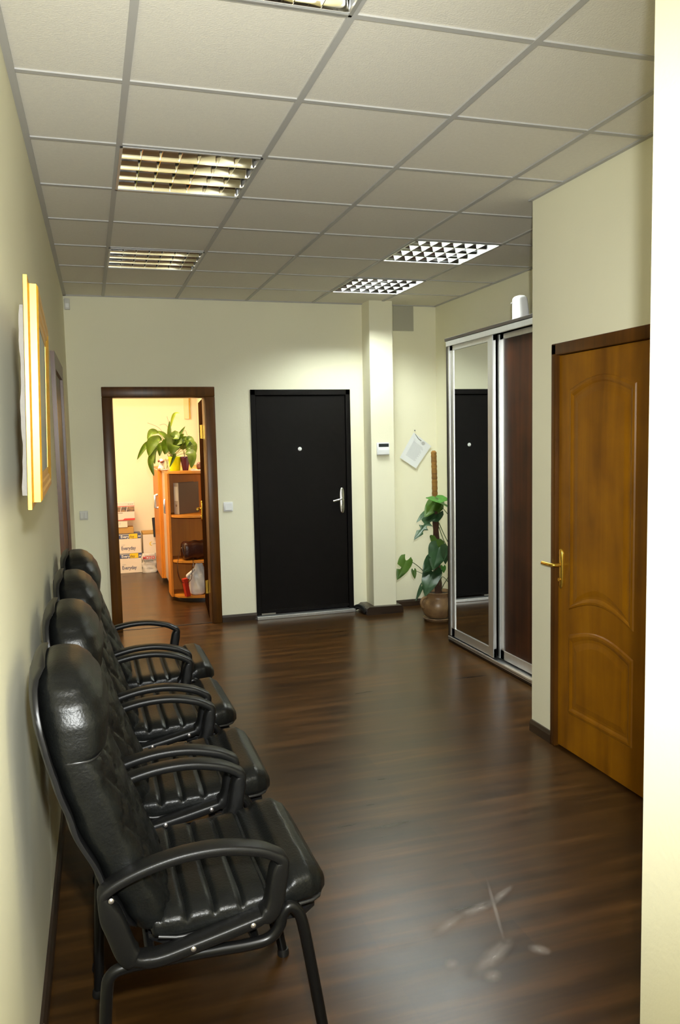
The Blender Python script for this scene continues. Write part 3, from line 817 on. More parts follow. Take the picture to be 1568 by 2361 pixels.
# pinned sheet of paper
nt_ = empty('paper_notice', (2.953, YB, 1.672))
A = Vector((2.793, 0, 1.423)); B = Vector((2.955, 0, 1.316)); C_ = Vector((3.118, 0, 1.522)); D_ = Vector((2.945, 0, 1.656))
o = MB(); g = 12; V = {}
for side in (0, 1):
    for i in range(g + 1):
        for j in range(g + 1):
            u, v = i / g, j / g
            p = (A * (1 - u) + B * u) * (1 - v) + (D_ * (1 - u) + C_ * u) * v
            lift = -0.003 - 0.016 * (1 - v) ** 2 - 0.010 * u * v
            V[side, i, j] = o.bm.verts.new((p.x - 2.953, lift - (0.0006 if side else 0), p.z - 1.672))
for side in (0, 1):
    for i in range(g):
        for j in range(g):
            f = [V[side, i, j], V[side, i + 1, j], V[side, i + 1, j + 1], V[side, i, j + 1]]
            o.bm.faces.new(f if side else list(reversed(f)))
sh = o.build('sheet', 'paper', nt_, True, 30)
def on_sheet(u, v, e=0.0012):
    p = (A * (1 - u) + B * u) * (1 - v) + (D_ * (1 - u) + C_ * u) * v
    return Vector((p.x - 2.953, -0.003 - 0.016 * (1 - v) ** 2 - 0.010 * u * v - e, p.z - 1.672))
o = MB()
for k in range(17):
    v = 0.20 + 0.58 * k / 17; e_ = 0.80 - 0.14 * random.random()
    pts = [(0.2, v), (e_, v), (e_, v + 0.016), (0.2, v + 0.016)]
    o.quad(*[on_sheet(*p) for p in pts])
o.build('printed_lines', 'ink', sh, fix=False)
o = MB(); o.bm.faces.new([o.bm.verts.new(on_sheet(0.62 + 0.085 * math.cos(2 * PI * k / 20), 0.90 + 0.062 * math.sin(2 * PI * k / 20))) for k in range(20)])
o.build('stamp', 'grey_print', sh, fix=False)
o = MB(); o.tube(spline([on_sheet(0.08, 0.99, 0.002), on_sheet(0.20, 0.955, 0.003), on_sheet(0.30, 0.93, 0.002), on_sheet(0.40, 0.925, 0.002), on_sheet(0.48, 0.93, 0.002)]), 0.0022, 6, r2=0.0042)
o.build('torn_slit', 'ink_dark', sh)
o = MB(); o.lathe([(0.001, 0), (0.0035, 0.0), (0.0025, 0.008), (0.006, 0.010), (0.006, 0.013), (0.001, 0.015)], n=12)
bmesh.ops.transform(o.bm, matrix=Matrix.Translation((0, 0.001, 0.002)) @ Matrix.Rotation(PI / 2, 4, 'X'), verts=o.bm.verts)
o.build('pin', 'ink_dark', nt_, True, 40)
tag(nt_, 'tilted sheet of white paper pinned to the wall above the plant', 'notice')

# rubber cable hump by the black door
cbk = MB(); cbk.tube(spline([(2.325, 7.03, 0.035), (2.345, 6.97, 0.055), (2.362, 6.90, 0.045), (2.372, 6.85, 0.018)]), 0.024, 14)
tag(cbk.build('rubber_door_stop', 'black', None, True, 50), 'black rubber hump on the floor between black door and pilaster', 'door stop')

# ------------------------------------------------------------------ monstera on its pole
def leaf_mesh(o, base, tip, width, normal, heart=0.22, droop=0.12, fold=0.18, slits=(), n=18, th=0.0012, wave=0.0):
    """a leaf blade from base to tip; slits = list of (t, side, depth) cut into the margin"""
    base = Vector(base); tip = Vector(tip); ax = tip - base; Ln = ax.length; ax.normalize()
    nrm = Vector(normal); nrm = (nrm - ax * nrm.dot(ax)).normalized(); sd = ax.cross(nrm).normalized()
    sides = {}
    for s_ in (-1, 1):
        rows = []
        for k in range(n + 1):
            t = k / n
            if heart > 0: wv = max(0.0, math.sin(PI * t ** 0.62)) ** 0.80 * (1 - 0.25 * t)
            else: wv = max(0.0, math.sin(PI * t ** 0.8)) ** 1.05
            h = width / 2 * wv
            for (ts, ss, dp) in slits:
                if ss == s_ and abs(t - ts) < 0.045: h *= 1 - dp
            c = base + ax * (Ln * t) - nrm * (droop * Ln * (t * t)) 
            back = -ax * (heart * Ln * max(0.0, 1 - t / 0.30) ** 1.2) if heart > 0 else Vector((0, 0, 0))
            row = []
            for q_ in range(5):
                u = q_ / 4
                hh = h * u
                if heart > 0 and t < 0.30: hh = (h + width * 0.20 * (1 - t / 0.30)) * u if t > 0 else width * 0.22 * u
                p = c + sd * s_ * hh + back * u * u * 1.2 + nrm * (fold * hh - (0.9 * fold) * hh * u + wave * width * math.sin(t * 9 + q_) * u)
                row.append(p)
            rows.append(row)
        sides[s_] = rows
    for s_ in (-1, 1):
        rows = sides[s_]
        top = [[o.bm.verts.new(p + nrm * th / 2) for p in r] for r in rows]
        bot = [[o.bm.verts.new(p - nrm * th / 2) for p in r] for r in rows]
        for k in range(n):
            for q_ in range(4):
                o.bm.faces.new((top[k][q_], top[k][q_ + 1], top[k + 1][q_ + 1], top[k + 1][q_]))
                o.bm.faces.new((bot[k][q_], bot[k + 1][q_], bot[k + 1][q_ + 1], bot[k][q_ + 1]))
            o.bm.faces.new((top[k][4], bot[k][4], bot[k + 1][4], top[k + 1][4]))
DY = 0.30                      # depth of the pot behind the wardrobe's end panel
PC = Vector((2.895, 6.13 + DY, 0))
pl = empty('potted_monstera', PC)
L0 = lambda p: Vector(p) - PC
o = MB()
o.lathe([(0.02, 0.028), (0.098, 0.028), (0.122, 0.05), (0.148, 0.10), (0.152, 0.135), (0.142, 0.175), (0.122, 0.20), (0.118, 0.215), (0.128, 0.24), (0.132, 0.252), (0.124, 0.256), (0.112, 0.24), (0.108, 0.225), (0.02, 0.225)], n=44)
pot = o.build('pot', 'clay', pl, True, 40)
o = MB(); o.lathe([(0.02, 0.0), (0.118, 0.0), (0.135, 0.022), (0.130, 0.027), (0.112, 0.012), (0.02, 0.010)], n=40); o.build('saucer', 'clay', pl, True, 40)
o = MB(); o.lathe([(0.001, 0.235), (0.06, 0.238), (0.111, 0.228)], n=28, cap=False); o.build('soil', 'soil', pl, True, 60)
o = MB(); o.tube(spline([(-0.118, -0.02, 0.215), (-0.160, -0.03, 0.20), (-0.172, -0.03, 0.165), (-0.158, -0.03, 0.135), (-0.140, -0.025, 0.12)]), 0.014, 10)
o.build('pot_handle', 'clay', pot, True, 60)
ptop = L0(at(1000, 1042, 6.13 + DY)); pmid = L0(at(1003, 1170, 6.13 + DY)); pb = L0(at(1011, 1372, 6.13 + DY))
o = MB(); pts = spline([pmid, pmid.lerp(ptop, 0.5) + Vector((0.002, 0, 0)), ptop], 14)
for k, p in enumerate(pts): pass
rs = []
for k, p in enumerate(pts):
    r_ = 0.024 + 0.0018 * math.sin(k * 2.6)
    rs.append([p + Vector((r_ * math.cos(a * PI / 10), r_ * math.sin(a * PI / 10), 0)) for a in range(20)])
rs.append([pts[-1] + Vector((0.012 * math.cos(a * PI / 10), 0.012 * math.sin(a * PI / 10), 0.012)) for a in range(20)])
o.rings(rs); o.build('moss_pole', 'coir', pl, True, 70)
o = MB(); pts = spline([pb - Vector((0, 0, 0.10)), pb, pb.lerp(pmid, 0.5), pmid + Vector((0, 0, 0.03))], 12); rs = []
for k, p in enumerate(pts):
    r_ = 0.040 - 0.014 * min(1, k / len(pts) * 1.2) + 0.003 * math.sin(k * 1.7)
    rs.append([p + Vector((r_ * math.cos(a * PI / 10), r_ * math.sin(a * PI / 10), 0)) for a in range(20)])
o.rings(rs); o.build('lower_pole', 'coir_shaded', pl, True, 70)  # lower length of the moss pole, painted in its shaded tone
# leaves: (base px, tip px, depth base, depth tip, width, normal, material, slits)
ML = [
 ((1024, 1160), (986, 1142), 6.02, 5.93, 0.135, (0.1, -0.45, 0.85), 'mleaf_light', ()),
 ((1012, 1150), (1036, 1148), 6.00, 5.98, 0.10, (0.2, -0.55, 0.8), 'mleaf_light', ()),
 ((1002, 1160), (980, 1190), 6.05, 5.98, 0.115, (-0.3, -0.8, 0.4), 'mleaf_mid', ((0.45, -1, 0.55),)),
 ((1010, 1160), (1013, 1182), 6.07, 6.02, 0.12, (0.3, -0.8, 0.3), 'mleaf_mid', ((0.55, 1, 0.5),)),
 ((1003, 1186), (956, 1238), 6.06, 5.92, 0.125, (-0.35, -0.75, 0.5), 'mleaf', ((0.30, -1, 0.75), (0.46, 1, 0.7), (0.48, -1, 0.7), (0.64, 1, 0.6), (0.64, -1, 0.55))),
 ((985, 1180), (960, 1201), 6.10, 6.04, 0.055, (-0.5, -0.6, 0.6), 'mleaf', ((0.5, -1, 0.5),)),
 ((1008, 1243), (1004, 1262), 6.06, 6.00, 0.135, (0, -0.9, 0.3), 'mleaf_mid', ()),
 ((1012, 1262), (1000, 1312), 5.98, 5.88, 0.165, (-0.1, -0.85, 0.5), 'mleaf', ((0.55, 1, 0.3),)),
 ((1026, 1265), (1030, 1300), 5.96, 5.90, 0.11, (0.4, -0.8, 0.4), 'mleaf', ()),
 ((1000, 1290), (977, 1318), 6.04, 5.96, 0.125, (-0.3, -0.85, 0.2), 'mleaf', ()),
 ((998, 1318), (980, 1372), 6.00, 5.90, 0.155, (-0.45, -0.8, 0.3), 'mleaf', ()),
 ((972, 1352), (959, 1386), 6.02, 5.98, 0.035, (-0.3, -0.9, 0.1), 'mleaf', ()),
 ((936, 1292), (917, 1336), 6.00, 5.95, 0.115, (-0.15, -0.9, 0.25), 'mleaf_mid', ((0.42, 1, 0.75), (0.5, 1, 0.7))),
 ((954, 1315), (957, 1335), 6.02, 6.00, 0.042, (-0.2, -0.9, 0.2), 'mleaf_mid', ()),
 ((1022, 1306), (1024, 1321), 6.05, 6.03, 0.05, (0.1, -0.9, 0.2), 'mleaf_light', ()),
]
for (b0, t0, yb0, yt0, wd_, nr, mm, sl) in ML:
    o = MB(); leaf_mesh(o, L0(at(*b0, yb0 + DY)), L0(at(*t0, yt0 + DY)), wd_ * 1.05, nr, slits=sl, wave=0.02)
    o.build('leaf', mm, pl, True, 60, fix=True)
def stem(pts, r=0.0035, m='mstem'):
    o = MB(); o.tube(spline([L0(at(p[0], p[1], p[2] + DY)) for p in pts], 8), r, 7); o.build('stem', m, pl, True, 70)
stem([(984, 1326, 6.10), (967, 1308, 6.06), (950, 1296, 6.02), (938, 1293, 6.00)])
stem([(986, 1330, 6.10), (968, 1320, 6.05), (956, 1316, 6.02)], 0.0025)
stem([(1012, 1205, 6.11), (1022, 1228, 6.06), (1034, 1252, 6.0)], 0.004)
stem([(1012, 1215, 6.10), (1022, 1243, 6.04), (1032, 1262, 5.98)], 0.004)
stem([(1008, 1160, 6.10), (1018, 1168, 6.06), (1036, 1190, 6.02)], 0.003)
stem([(1012, 1355, 6.11), (1020, 1330, 6.05), (1036, 1345, 6.0)], 0.003)
stem([(1014, 1370, 6.12), (1022, 1350, 6.08), (1034, 1330, 6.02)], 0.003)
stem([(1006, 1300, 6.10), (1003, 1310, 6.05), (998, 1320, 6.00)], 0.004)
tag(pl, 'tall monstera in a clay pot climbing a moss pole beside the wardrobe', 'potted plant')

# ------------------------------------------------------------------ the office seen through the doorway
def wtext(name, body, m, parent, loc, width, height, bold=0.0, shear=0.0):
    """lettering facing the hall, scaled to a width and a letter height"""
    o = text(name, body, m, parent, loc, 1.0, bold=bold, shear=shear, depth=0.002)
    xs = [v.co.x for v in o.data.vertices]; ys = [v.co.y for v in o.data.vertices]
    base = [v.co.y for v in o.data.vertices]
    sx = width / (max(xs) - min(xs)); sy = height / 0.72; x0 = min(xs)
    for v in o.data.vertices: v.co = Vector(((v.co.x - x0) * sx, v.co.y * sy, v.co.z * 0.3))
    return o

def paper_box(z0, label):
    r = empty('paper_box', (0.41, 10.31, z0))
    hx, hy, h = 0.168, 0.11, 0.243
    o = MB(); o.box(-hx, hx, -hy, hy, 0.0, h - 0.004, 0.002, 1); o.build('carton', 'carton_w', r)
    o = MB(); o.box(-hx - .002, hx + .002, -hy - .002, hy + .002, h - 0.060, h, 0.002, 1); lid = o.build('lid', 'blue', r)
    f = -hy - 0.0022
    MB().box(-hx, 0.028, f - .0006, f, h - 0.014, h - .001).build('grey_band', 'grey_print', lid)
    MB().prism([(0.030, h - .058), (0.128, h - .058), (0.128, h + .0004), (0.034, h + .0004), (0.022, h - .012)], 'y', f - .0012, f).build('yellow_band', 'yellow', lid)
    f -= 0.0016
    wtext('lettering', 'Every', 'white_print', lid, (-0.072, f, h - 0.048), 0.098, 0.034, 0.02)
    wtext('lettering', 'day', 'brown_print', lid, (0.030, f, h - 0.048), 0.058, 0.034, 0.004)
    wtext('lettering', 'A4', 'white_print', lid, (0.134, f, h - 0.046), 0.030, 0.030, 0.02)
    wtext('lettering', 'COPY', 'grey_print', r, (-0.068, -hy - .001, 0.100), 0.044, 0.014)
    wtext('lettering', 'Everyday', 'navy', r, (-0.070, -hy - .001, 0.046), 0.172, 0.045, 0.012)
    return tag(r, label, 'box', 'stacked boxes of copy paper')
paper_box(0.0, 'white copy paper box on the office floor, lower of the two with blue lids')
paper_box(0.2445, 'white copy paper box stacked on another, upper of the two with blue lids')
b = empty('cardboard_box', (0.37, 10.33, 0.4885))
MB().box(-0.13, 0.128, -0.10, 0.10, 0, 0.078, 0.004, 1).build('carton', 'carton_b', b)
MB().box(-0.02, 0.02, -0.1006, 0.1006, 0.02, 0.0786, 0.0005, 1).build('tape', 'carton_b', b)
tag(b, 'flat brown cardboard box lying on the copy paper boxes', 'box')
b = empty('bulb_box', (0.335, 10.31, 0.568))
MB().box(-0.095, 0.092, -0.09, 0.09, 0, 0.088, 0.003, 1).build('carton', 'carton_w', b)
o = MB(); o.lathe([(0.001, 0), (0.010, 0.0), (0.010, 0.002), (0.001, 0.002)], n=20)
bmesh.ops.transform(o.bm, matrix=Matrix.Translation((0.0, -0.0905, 0.058)) @ Matrix.Rotation(PI / 2, 4, 'X'), verts=o.bm.verts)
o.box(-0.004, 0.004, -0.0925, -0.0905, 0.034, 0.050); o.build('bulb_symbol', 'ink', b)
tag(b, 'small white box with a bulb symbol between cardboard box and pink box', 'box')
b = empty('printer_box', (0.355, 10.33, 0.657))
MB().box(-0.17, 0.163, -0.12, 0.10, 0, 0.222, 0.003, 1).build('carton', 'pink', b)
f = -0.1212
for (x0, x1) in ((-0.15, -0.085), (-0.078, -0.012), (-0.004, 0.058), (0.066, 0.160)):
    x2 = x1 if x1 > 0.15 else x1 + 0.014
    MB().prism([(x0, 0.108), (x1, 0.108), (x2, 0.168), (x0 + 0.014, 0.168)], 'y', f - .0008, f).build('printed_picture', 'photo', b)
MB().box(-0.05, 0.163, f - .0006, f + .0004, 0.172, 0.178).build('red_stripe', 'red', b)
MB().prism([(-0.17, 0), (0.163, 0), (0.163, 0.024), (0.04, 0.024), (0.02, 0.008), (-0.17, 0.006)], 'y', f - .0006, f).build('red_stripe', 'red', b)
for x0, x1, z in ((-0.15, 0.02, 0.090), (0.085, 0.10, 0.196), (0.108, 0.122, 0.196), (0.130, 0.144, 0.196)):
    MB().box(x0, x1, f - .0006, f + .0004, z, z + 0.006).build('printed_line', 'ink_dark', b)
tag(b, 'pink box with a row of printed pictures on top of the box stack', 'box')
b = empty('logo_box', (0.765, 10.39, 0.0))
MB().box(-0.16, 0.16, -0.14, 0.14, 0, 0.462, 0.003, 1).build('carton', 'carton_w', b)
MB().box(-0.161, 0.161, -0.141, 0.141, 0.462, 0.486, 0.003, 1).build('lid_rim', 'carton_b', b)
o = MB(); pts = [(0.024 * math.cos(a), 0.024 * math.sin(a)) for a in [math.radians(70 + 220 * k / 14) for k in range(15)]]
pts += [(0.006 + 0.019 * math.cos(a), 0.019 * math.sin(a)) for a in [math.radians(285 - 210 * k / 14) for k in range(15)]]
o.prism([(x - 0.058, z + 0.345) for x, z in pts], 'y', -0.1416, -0.1404); o.build('crescent_logo', 'yellow', b)
for k in range(5): MB().box(-0.040 + k * 0.014, -0.030 + k * 0.014, -0.1414, -0.1404, 0.338, 0.345).build('small_lettering', 'ink_dark', b)
tag(b, 'tall white box with an orange crescent logo behind the shopping bag', 'box')
b = empty('shopping_bag', (0.665, 10.16, 0.0))
o = MB(); rs = []
for k in range(15):
    t_ = k / 14; z = 0.238 * t_
    hw = 0.088 + 0.006 * math.sin(k * 1.3); d_ = 0.040 - 0.022 * t_ + 0.004 * math.sin(k * 2.1)
    rs.append(se_ring(0.004 * math.sin(k), 0.01 * t_, z, hw, d_, 0.7, 36, (1, 0, 0), (0, 1, 0), lambda u, v, k=k: (u, v + 0.004 * math.sin(u * 60 + k * 0.9))))
o.rings(rs); o.build('bag_body', 'bag_grey', b, True, 70)
wtext('lettering', 'MOTO', 'red', b, (-0.078, -0.0365, 0.170), 0.145, 0.036, 0.035)
for k in range(6): MB().box(-0.062 + k * 0.019, -0.048 + k * 0.019, -0.0395, -0.0375, 0.138, 0.156).build('small_lettering', 'ink_dark', b)
tag(b, 'grey plastic shopping bag with red lettering standing on the office floor', 'bag')
b = empty('black_keyboard', (0.755, 10.215, 0.43))
o = MB(); o.box(-0.020, 0.020, -0.012, 0.004, 0, 0.245, 0.004, 1); ob = o.build('case', 'black', b)
b.rotation_euler = (0, math.radians(-3), 0)
tag(b, 'narrow black panel upright against the white logo box', 'panel')

# cabinet run with doors
cb = empty('office_cabinet', (1.05, 9.25, 0))
def cbx(name, m, x0, x1, y0, y1, z0, z1, parent=cb, bev=0.002):
    return MB().box(x0 - 1.05, x1 - 1.05, y0 - 9.25, y1 - 9.25, z0, z1, bev, 1).build(name, m, parent)
cbx('body', 'beech_v', 0.80, 1.33, 8.505, 10.02, 0.07, 1.298)
cbx('plinth', 'wenge_dark', 0.82, 1.33, 8.51, 10.0, 0.0, 0.07)
cbx('top_panel', 'beech', 0.755, 1.34, 8.503, 10.03, 1.298, 1.322)
g_ = cbx('glass_door', 'frost', 0.782, 0.798, 8.53, 9.22, 0.09, 1.285)
wdr = cbx('wood_door', 'beech_v', 0.742, 0.762, 9.28, 10.0, 0.06, 1.285)
cbx('divider', 'beech_v', 0.762, 0.80, 9.262, 9.285, 0.06, 1.298)
for par, x, y in ((g_, 0.782, 8.66), (wdr, 0.742, 9.42)):
    o = MB()
    P = lambda a, b_, c: (a - 1.05, b_ - 9.25, c)
    o.tube([P(x, y, 0.86), P(x - 0.030, y, 0.865), P(x - 0.030, y, 1.005), P(x, y, 1.01)], 0.012, 10, rect=(0.016, 0.008))
    o.build('handle', 'chrome', par, True, 40)
for zz in (1.19, 0.16):
    o = MB(); o.box(0.762 - 1.05, 0.775 - 1.05, 9.30 - 9.25, 9.36 - 9.25, zz - 0.03, zz + 0.03, 0.002, 1); o.build('hinge', 'black', wdr)
tag(cb, 'beech office cabinet with a frosted glass door beyond the rounded shelf', 'cabinet')

# rounded end shelf
cs = empty('corner_shelf', (0.95, 8.35, 0))
def out(d=0.0):
    pts = [(0.772 - d, 8.48)]
    for k in range(19):
        a = PI + (PI / 2) * k / 18
        pts.append((1.20 + (0.428 + d) * math.cos(a), 8.225 + (0.225 + d) * math.sin(a)))
    pts += [(1.33, 8.0 - d), (1.33, 8.48)]
    return [(x - 0.95, y - 8.35) for x, y in pts]
MB().box(0.746 - .95, 0.770 - .95, 8.215 - 8.35, 8.50 - 8.35, 0.04, 1.298, 0.002, 1).build('side_panel', 'beech_v', cs)
MB().box(0.770 - .95, 1.33 - .95, 8.48 - 8.35, 8.50 - 8.35, 0.04, 1.298).build('back_panel', 'beech_v', cs)
for z0 in (0.045, 0.40, 0.857): MB().prism(out(), 'z', z0, z0 + 0.022).build('shelf', 'beech', cs)
tp = [(0.745 - .95, 8.50 - 8.35)] + out(0.018)[1:-1] + [(1.33 - .95, 8.50 - 8.35)]
MB().prism(tp, 'z', 1.298, 1.322).build('top', 'beech', cs)
MB().prism([(x * 0.86 + 0.03, y * 0.84 + 0.02) for x, y in out()], 'z', 0.0, 0.046).build('plinth', 'wenge_dark', cs)
tag(cs, 'open beech shelf unit with rounded corner just inside the office door', 'shelf')

# binder
b = empty('lever_arch_binder', (0.858, 8.235, 0.880)); b.rotation_euler = (0, 0, math.radians(38))
W_, T_, HH = 0.285, 0.070, 0.318
MB().box(0, W_, 0, 0.003, 0, HH, 0.001, 1).build('cover', 'binder', b)
MB().box(0, W_, T_ - .003, T_, 0, HH, 0.001, 1).build('cover', 'binder', b)
sp = MB().box(-0.003, 0.0, 0, T_, 0, HH, 0.001, 1).build('spine', 'binder_spine', b)
MB().box(-0.0045, -0.003, 0.012, T_ - .012, 0.135, 0.28).build('label_card', 'white_print', sp)
o = MB(); o.lathe([(0.006, 0), (0.0105, 0), (0.0105, 0.002), (0.006, 0.002)], n=16, cap=False)
bmesh.ops.transform(o.bm, matrix=Matrix.Translation((-0.003, T_ / 2, 0.088)) @ Matrix.Rotation(-PI / 2, 4, 'Y'), verts=o.bm.verts)
o.build('finger_ring', 'chrome', sp, True)
MB().box(0.004, W_ - .01, 0.006, T_ - .006, 0.004, HH - 0.01).build('papers', 'paper', b)
tag(b, 'grey lever arch binder standing on the upper compartment of the rounded shelf', 'binder')

# handbag
b = empty('handbag', (0.99, 8.17, 0.422)); b.rotation_euler = (0, 0, math.radians(8))
o = MB(); rs = []
for k in range(19):
    t_ = k / 18; x = -0.125 + 0.31 * t_
    e_ = min(1.0, (min(t_, 1 - t_) + 0.01) / 0.10) ** 0.4
    rs.append(se_ring(x + 0.0, 0, 0.094 + 0.006 * t_, 0.085 * (0.75 + 0.25 * e_), (0.090 + 0.006 * math.sin(k)) * (0.80 + 0.20 * e_), 0.62, 36, (0, 1, 0), (0, 0, 1), lambda u, v, k=k: (u, v + 0.003 * math.sin(u * 70 + k))))
o.rings(rs); o.build('bag_body', 'brownleather', b, True, 60)
o = MB(); o.tube(spline([(-0.128, -0.03, 0.165), (-0.134, -0.04, 0.11), (-0.122, -0.05, 0.05), (-0.10, -0.055, 0.02)]), 0.006, 8); o.build('end_seam', 'brownleather', b, True, 60)
o = MB(); st = spline([(-0.135, 0.0, 0.13), (-0.175, -0.06, 0.07), (-0.205, -0.10, -0.02), (-0.205, -0.11, -0.11), (-0.175, -0.11, -0.20), (-0.125, -0.115, -0.215), (-0.080, -0.118, -0.18), (-0.065, -0.118, -0.09), (-0.055, -0.118, -0.01), (-0.045, -0.10, 0.030)], 8)
o.tube(st, 0.006, 10, rect=(0.002, 0.008), up=(1, 0, 0)); o.build('strap', 'brownleather', b, True, 60)
o = MB(); o.lathe([(0.006, -.002), (0.011, -.002), (0.011, 0.002), (0.006, 0.002)], (-0.132, -0.01, 0.128), 14, cap=False); o.build('ring', 'chrome', b, True)
tag(b, 'dark brown leather handbag with a strap hanging over the shelf edge', 'handbag')

# plastic bag with a red carton
b = empty('plastic_bag', (0.985, 8.13, 0.067))
o = MB(); rs = []
random.seed(3)
prof = [(0.0, 0.060, 0.055), (0.015, 0.085, 0.075), (0.06, 0.092, 0.08), (0.12, 0.088, 0.075), (0.17, 0.085, 0.066), (0.21, 0.088, 0.060), (0.235, 0.075, 0.05), (0.265, 0.052, 0.04), (0.295, 0.040, 0.03), (0.318, 0.030, 0.018)]
for i in range(40):
    z = 0.318 * i / 39; hw, hd = lerp_table(prof, z)
    rs.append([Vector((0.015 + 0.02 * (z / .318) + hw * math.cos(2 * PI * k / 40) * (1 + 0.07 * math.sin(3 * 2 * PI * k / 40 + z * 30) + 0.05 * math.sin(7 * 2 * PI * k / 40 + z * 55)),
                       hd * math.sin(2 * PI * k / 40) * (1 + 0.08 * math.sin(5 * 2 * PI * k / 40 + z * 38)), z)) for k in range(40)])
o.rings(rs); o.build('bag_body', 'bag', b, True, 70)
for dx, s_ in ((-0.012, 1), (0.05, -1)):
    o = MB(); o.tube(spline([(dx - 0.012, 0, 0.29), (dx - 0.004, -0.01, 0.335), (dx + 0.010, -0.01, 0.338), (dx + 0.022, 0, 0.29)]), 0.010, 10, rect=(0.004, 0.012)); o.build('handle', 'bag', b, True, 60)
o = MB(); o.tube(spline([(-0.075, -0.04, 0.185), (-0.085, -0.055, 0.205), (-0.055, -0.065, 0.235), (-0.02, -0.05, 0.265)]), 0.022, 10, r2=0.012); o.build('fold', 'bag', b, True, 60)
tag(b, 'white plastic carrier bag on the bottom board of the rounded shelf', 'bag')
b = empty('red_carton', (0.893, 8.055, 0.067)); b.rotation_euler = (0, math.radians(-9), math.radians(20))
MB().box(-0.022, 0.022, -0.02, 0.03, 0, 0.185, 0.002, 1).build('carton', 'redcarton', b)
tag(b, 'narrow red carton leaning at the left side of the white carrier bag', 'carton')

# peace lily in its lime pot, purple pot beside it
ZTOP = 1.322
def pot(name, c, r0, r1, h, m, label, soil=True):
    p = empty(name, (c[0], c[1], ZTOP))
    o = MB(); o.lathe([(0.002, 0.0), (r0, 0.0), (r0 + 0.002, 0.004), (r1 - 0.002, h - 0.012), (r1, h - 0.010), (r1, h), (r1 - 0.004, h), (r1 - 0.007, h - 0.012), (r0, 0.012), (0.002, 0.010)], n=36)
    o.build('pot', m, p, True, 40)
    if soil:
        o = MB(); o.lathe([(0.001, h - 0.016), (r1 - 0.008, h - 0.020), (r1 - 0.010, h - 0.030), (0.001, h - 0.030)], n=24); o.build('soil', 'soil', p, True)
    return p
lily = pot('peace_lily', (0.838, 8.30), 0.050, 0.066, 0.142, 'lime', '')
tag(lily, 'leafy peace lily in a lime green pot on top of the rounded shelf', 'potted plant')
OL = Vector((0.838, 8.30, ZTOP))
def lily_leaf(parent, org, base, pts, width, m='leaf', stalk=True):
    """arching leaf: the last part of the curve through pts carries the blade"""
    P = [Vector(p) - org for p in [base] + pts]
    c = spline(P, 8)
    n = len(c); k0 = int(n * 0.40)
    o = MB(); o.tube(c[:k0 + 2], 0.0022, 6); lf_ = None
    st_ = o.build('stalk', 'stalk', parent, True, 70)
    o = MB(); bl = c[k0:]; nb = len(bl); rows = []
    for i, p in enumerate(bl):
        t = i / (nb - 1)
        d = (bl[min(i + 1, nb - 1)] - bl[max(i - 1, 0)]).normalized()
        sd = d.cross(Vector((0.25, -1, 0.35))).normalized()
        if sd.length < 0.1: sd = Vector((1, 0, 0))
        nn_ = sd.cross(d).normalized()
        h = width / 2 * (math.sin(PI * min(1, t ** 0.75)) ** 0.9 if 0 < t < 1 else 0.02)
        rows.append([p + sd * h * u + nn_ * (0.30 * h * abs(u)) for u in (-1, -0.5, 0, 0.5, 1)])
    for s_ in (0, 1):
        off = Vector((0, 0.0008 * s_, 0.0004 * s_))
        vv = [[o.bm.verts.new(p + off) for p in r] for r in rows]
        for i in range(nb - 1):
            for q_ in range(4):
                f = (vv[i][q_], vv[i][q_ + 1], vv[i + 1][q_ + 1], vv[i + 1][q_])
                o.bm.faces.new(f if s_ else tuple(reversed(f)))
    return o.build('leaf', m, parent, True, 60, fix=False)
BL = at(396, 1054, 8.30)
def LP(u, v, y=8.30): return at(u, v, y)
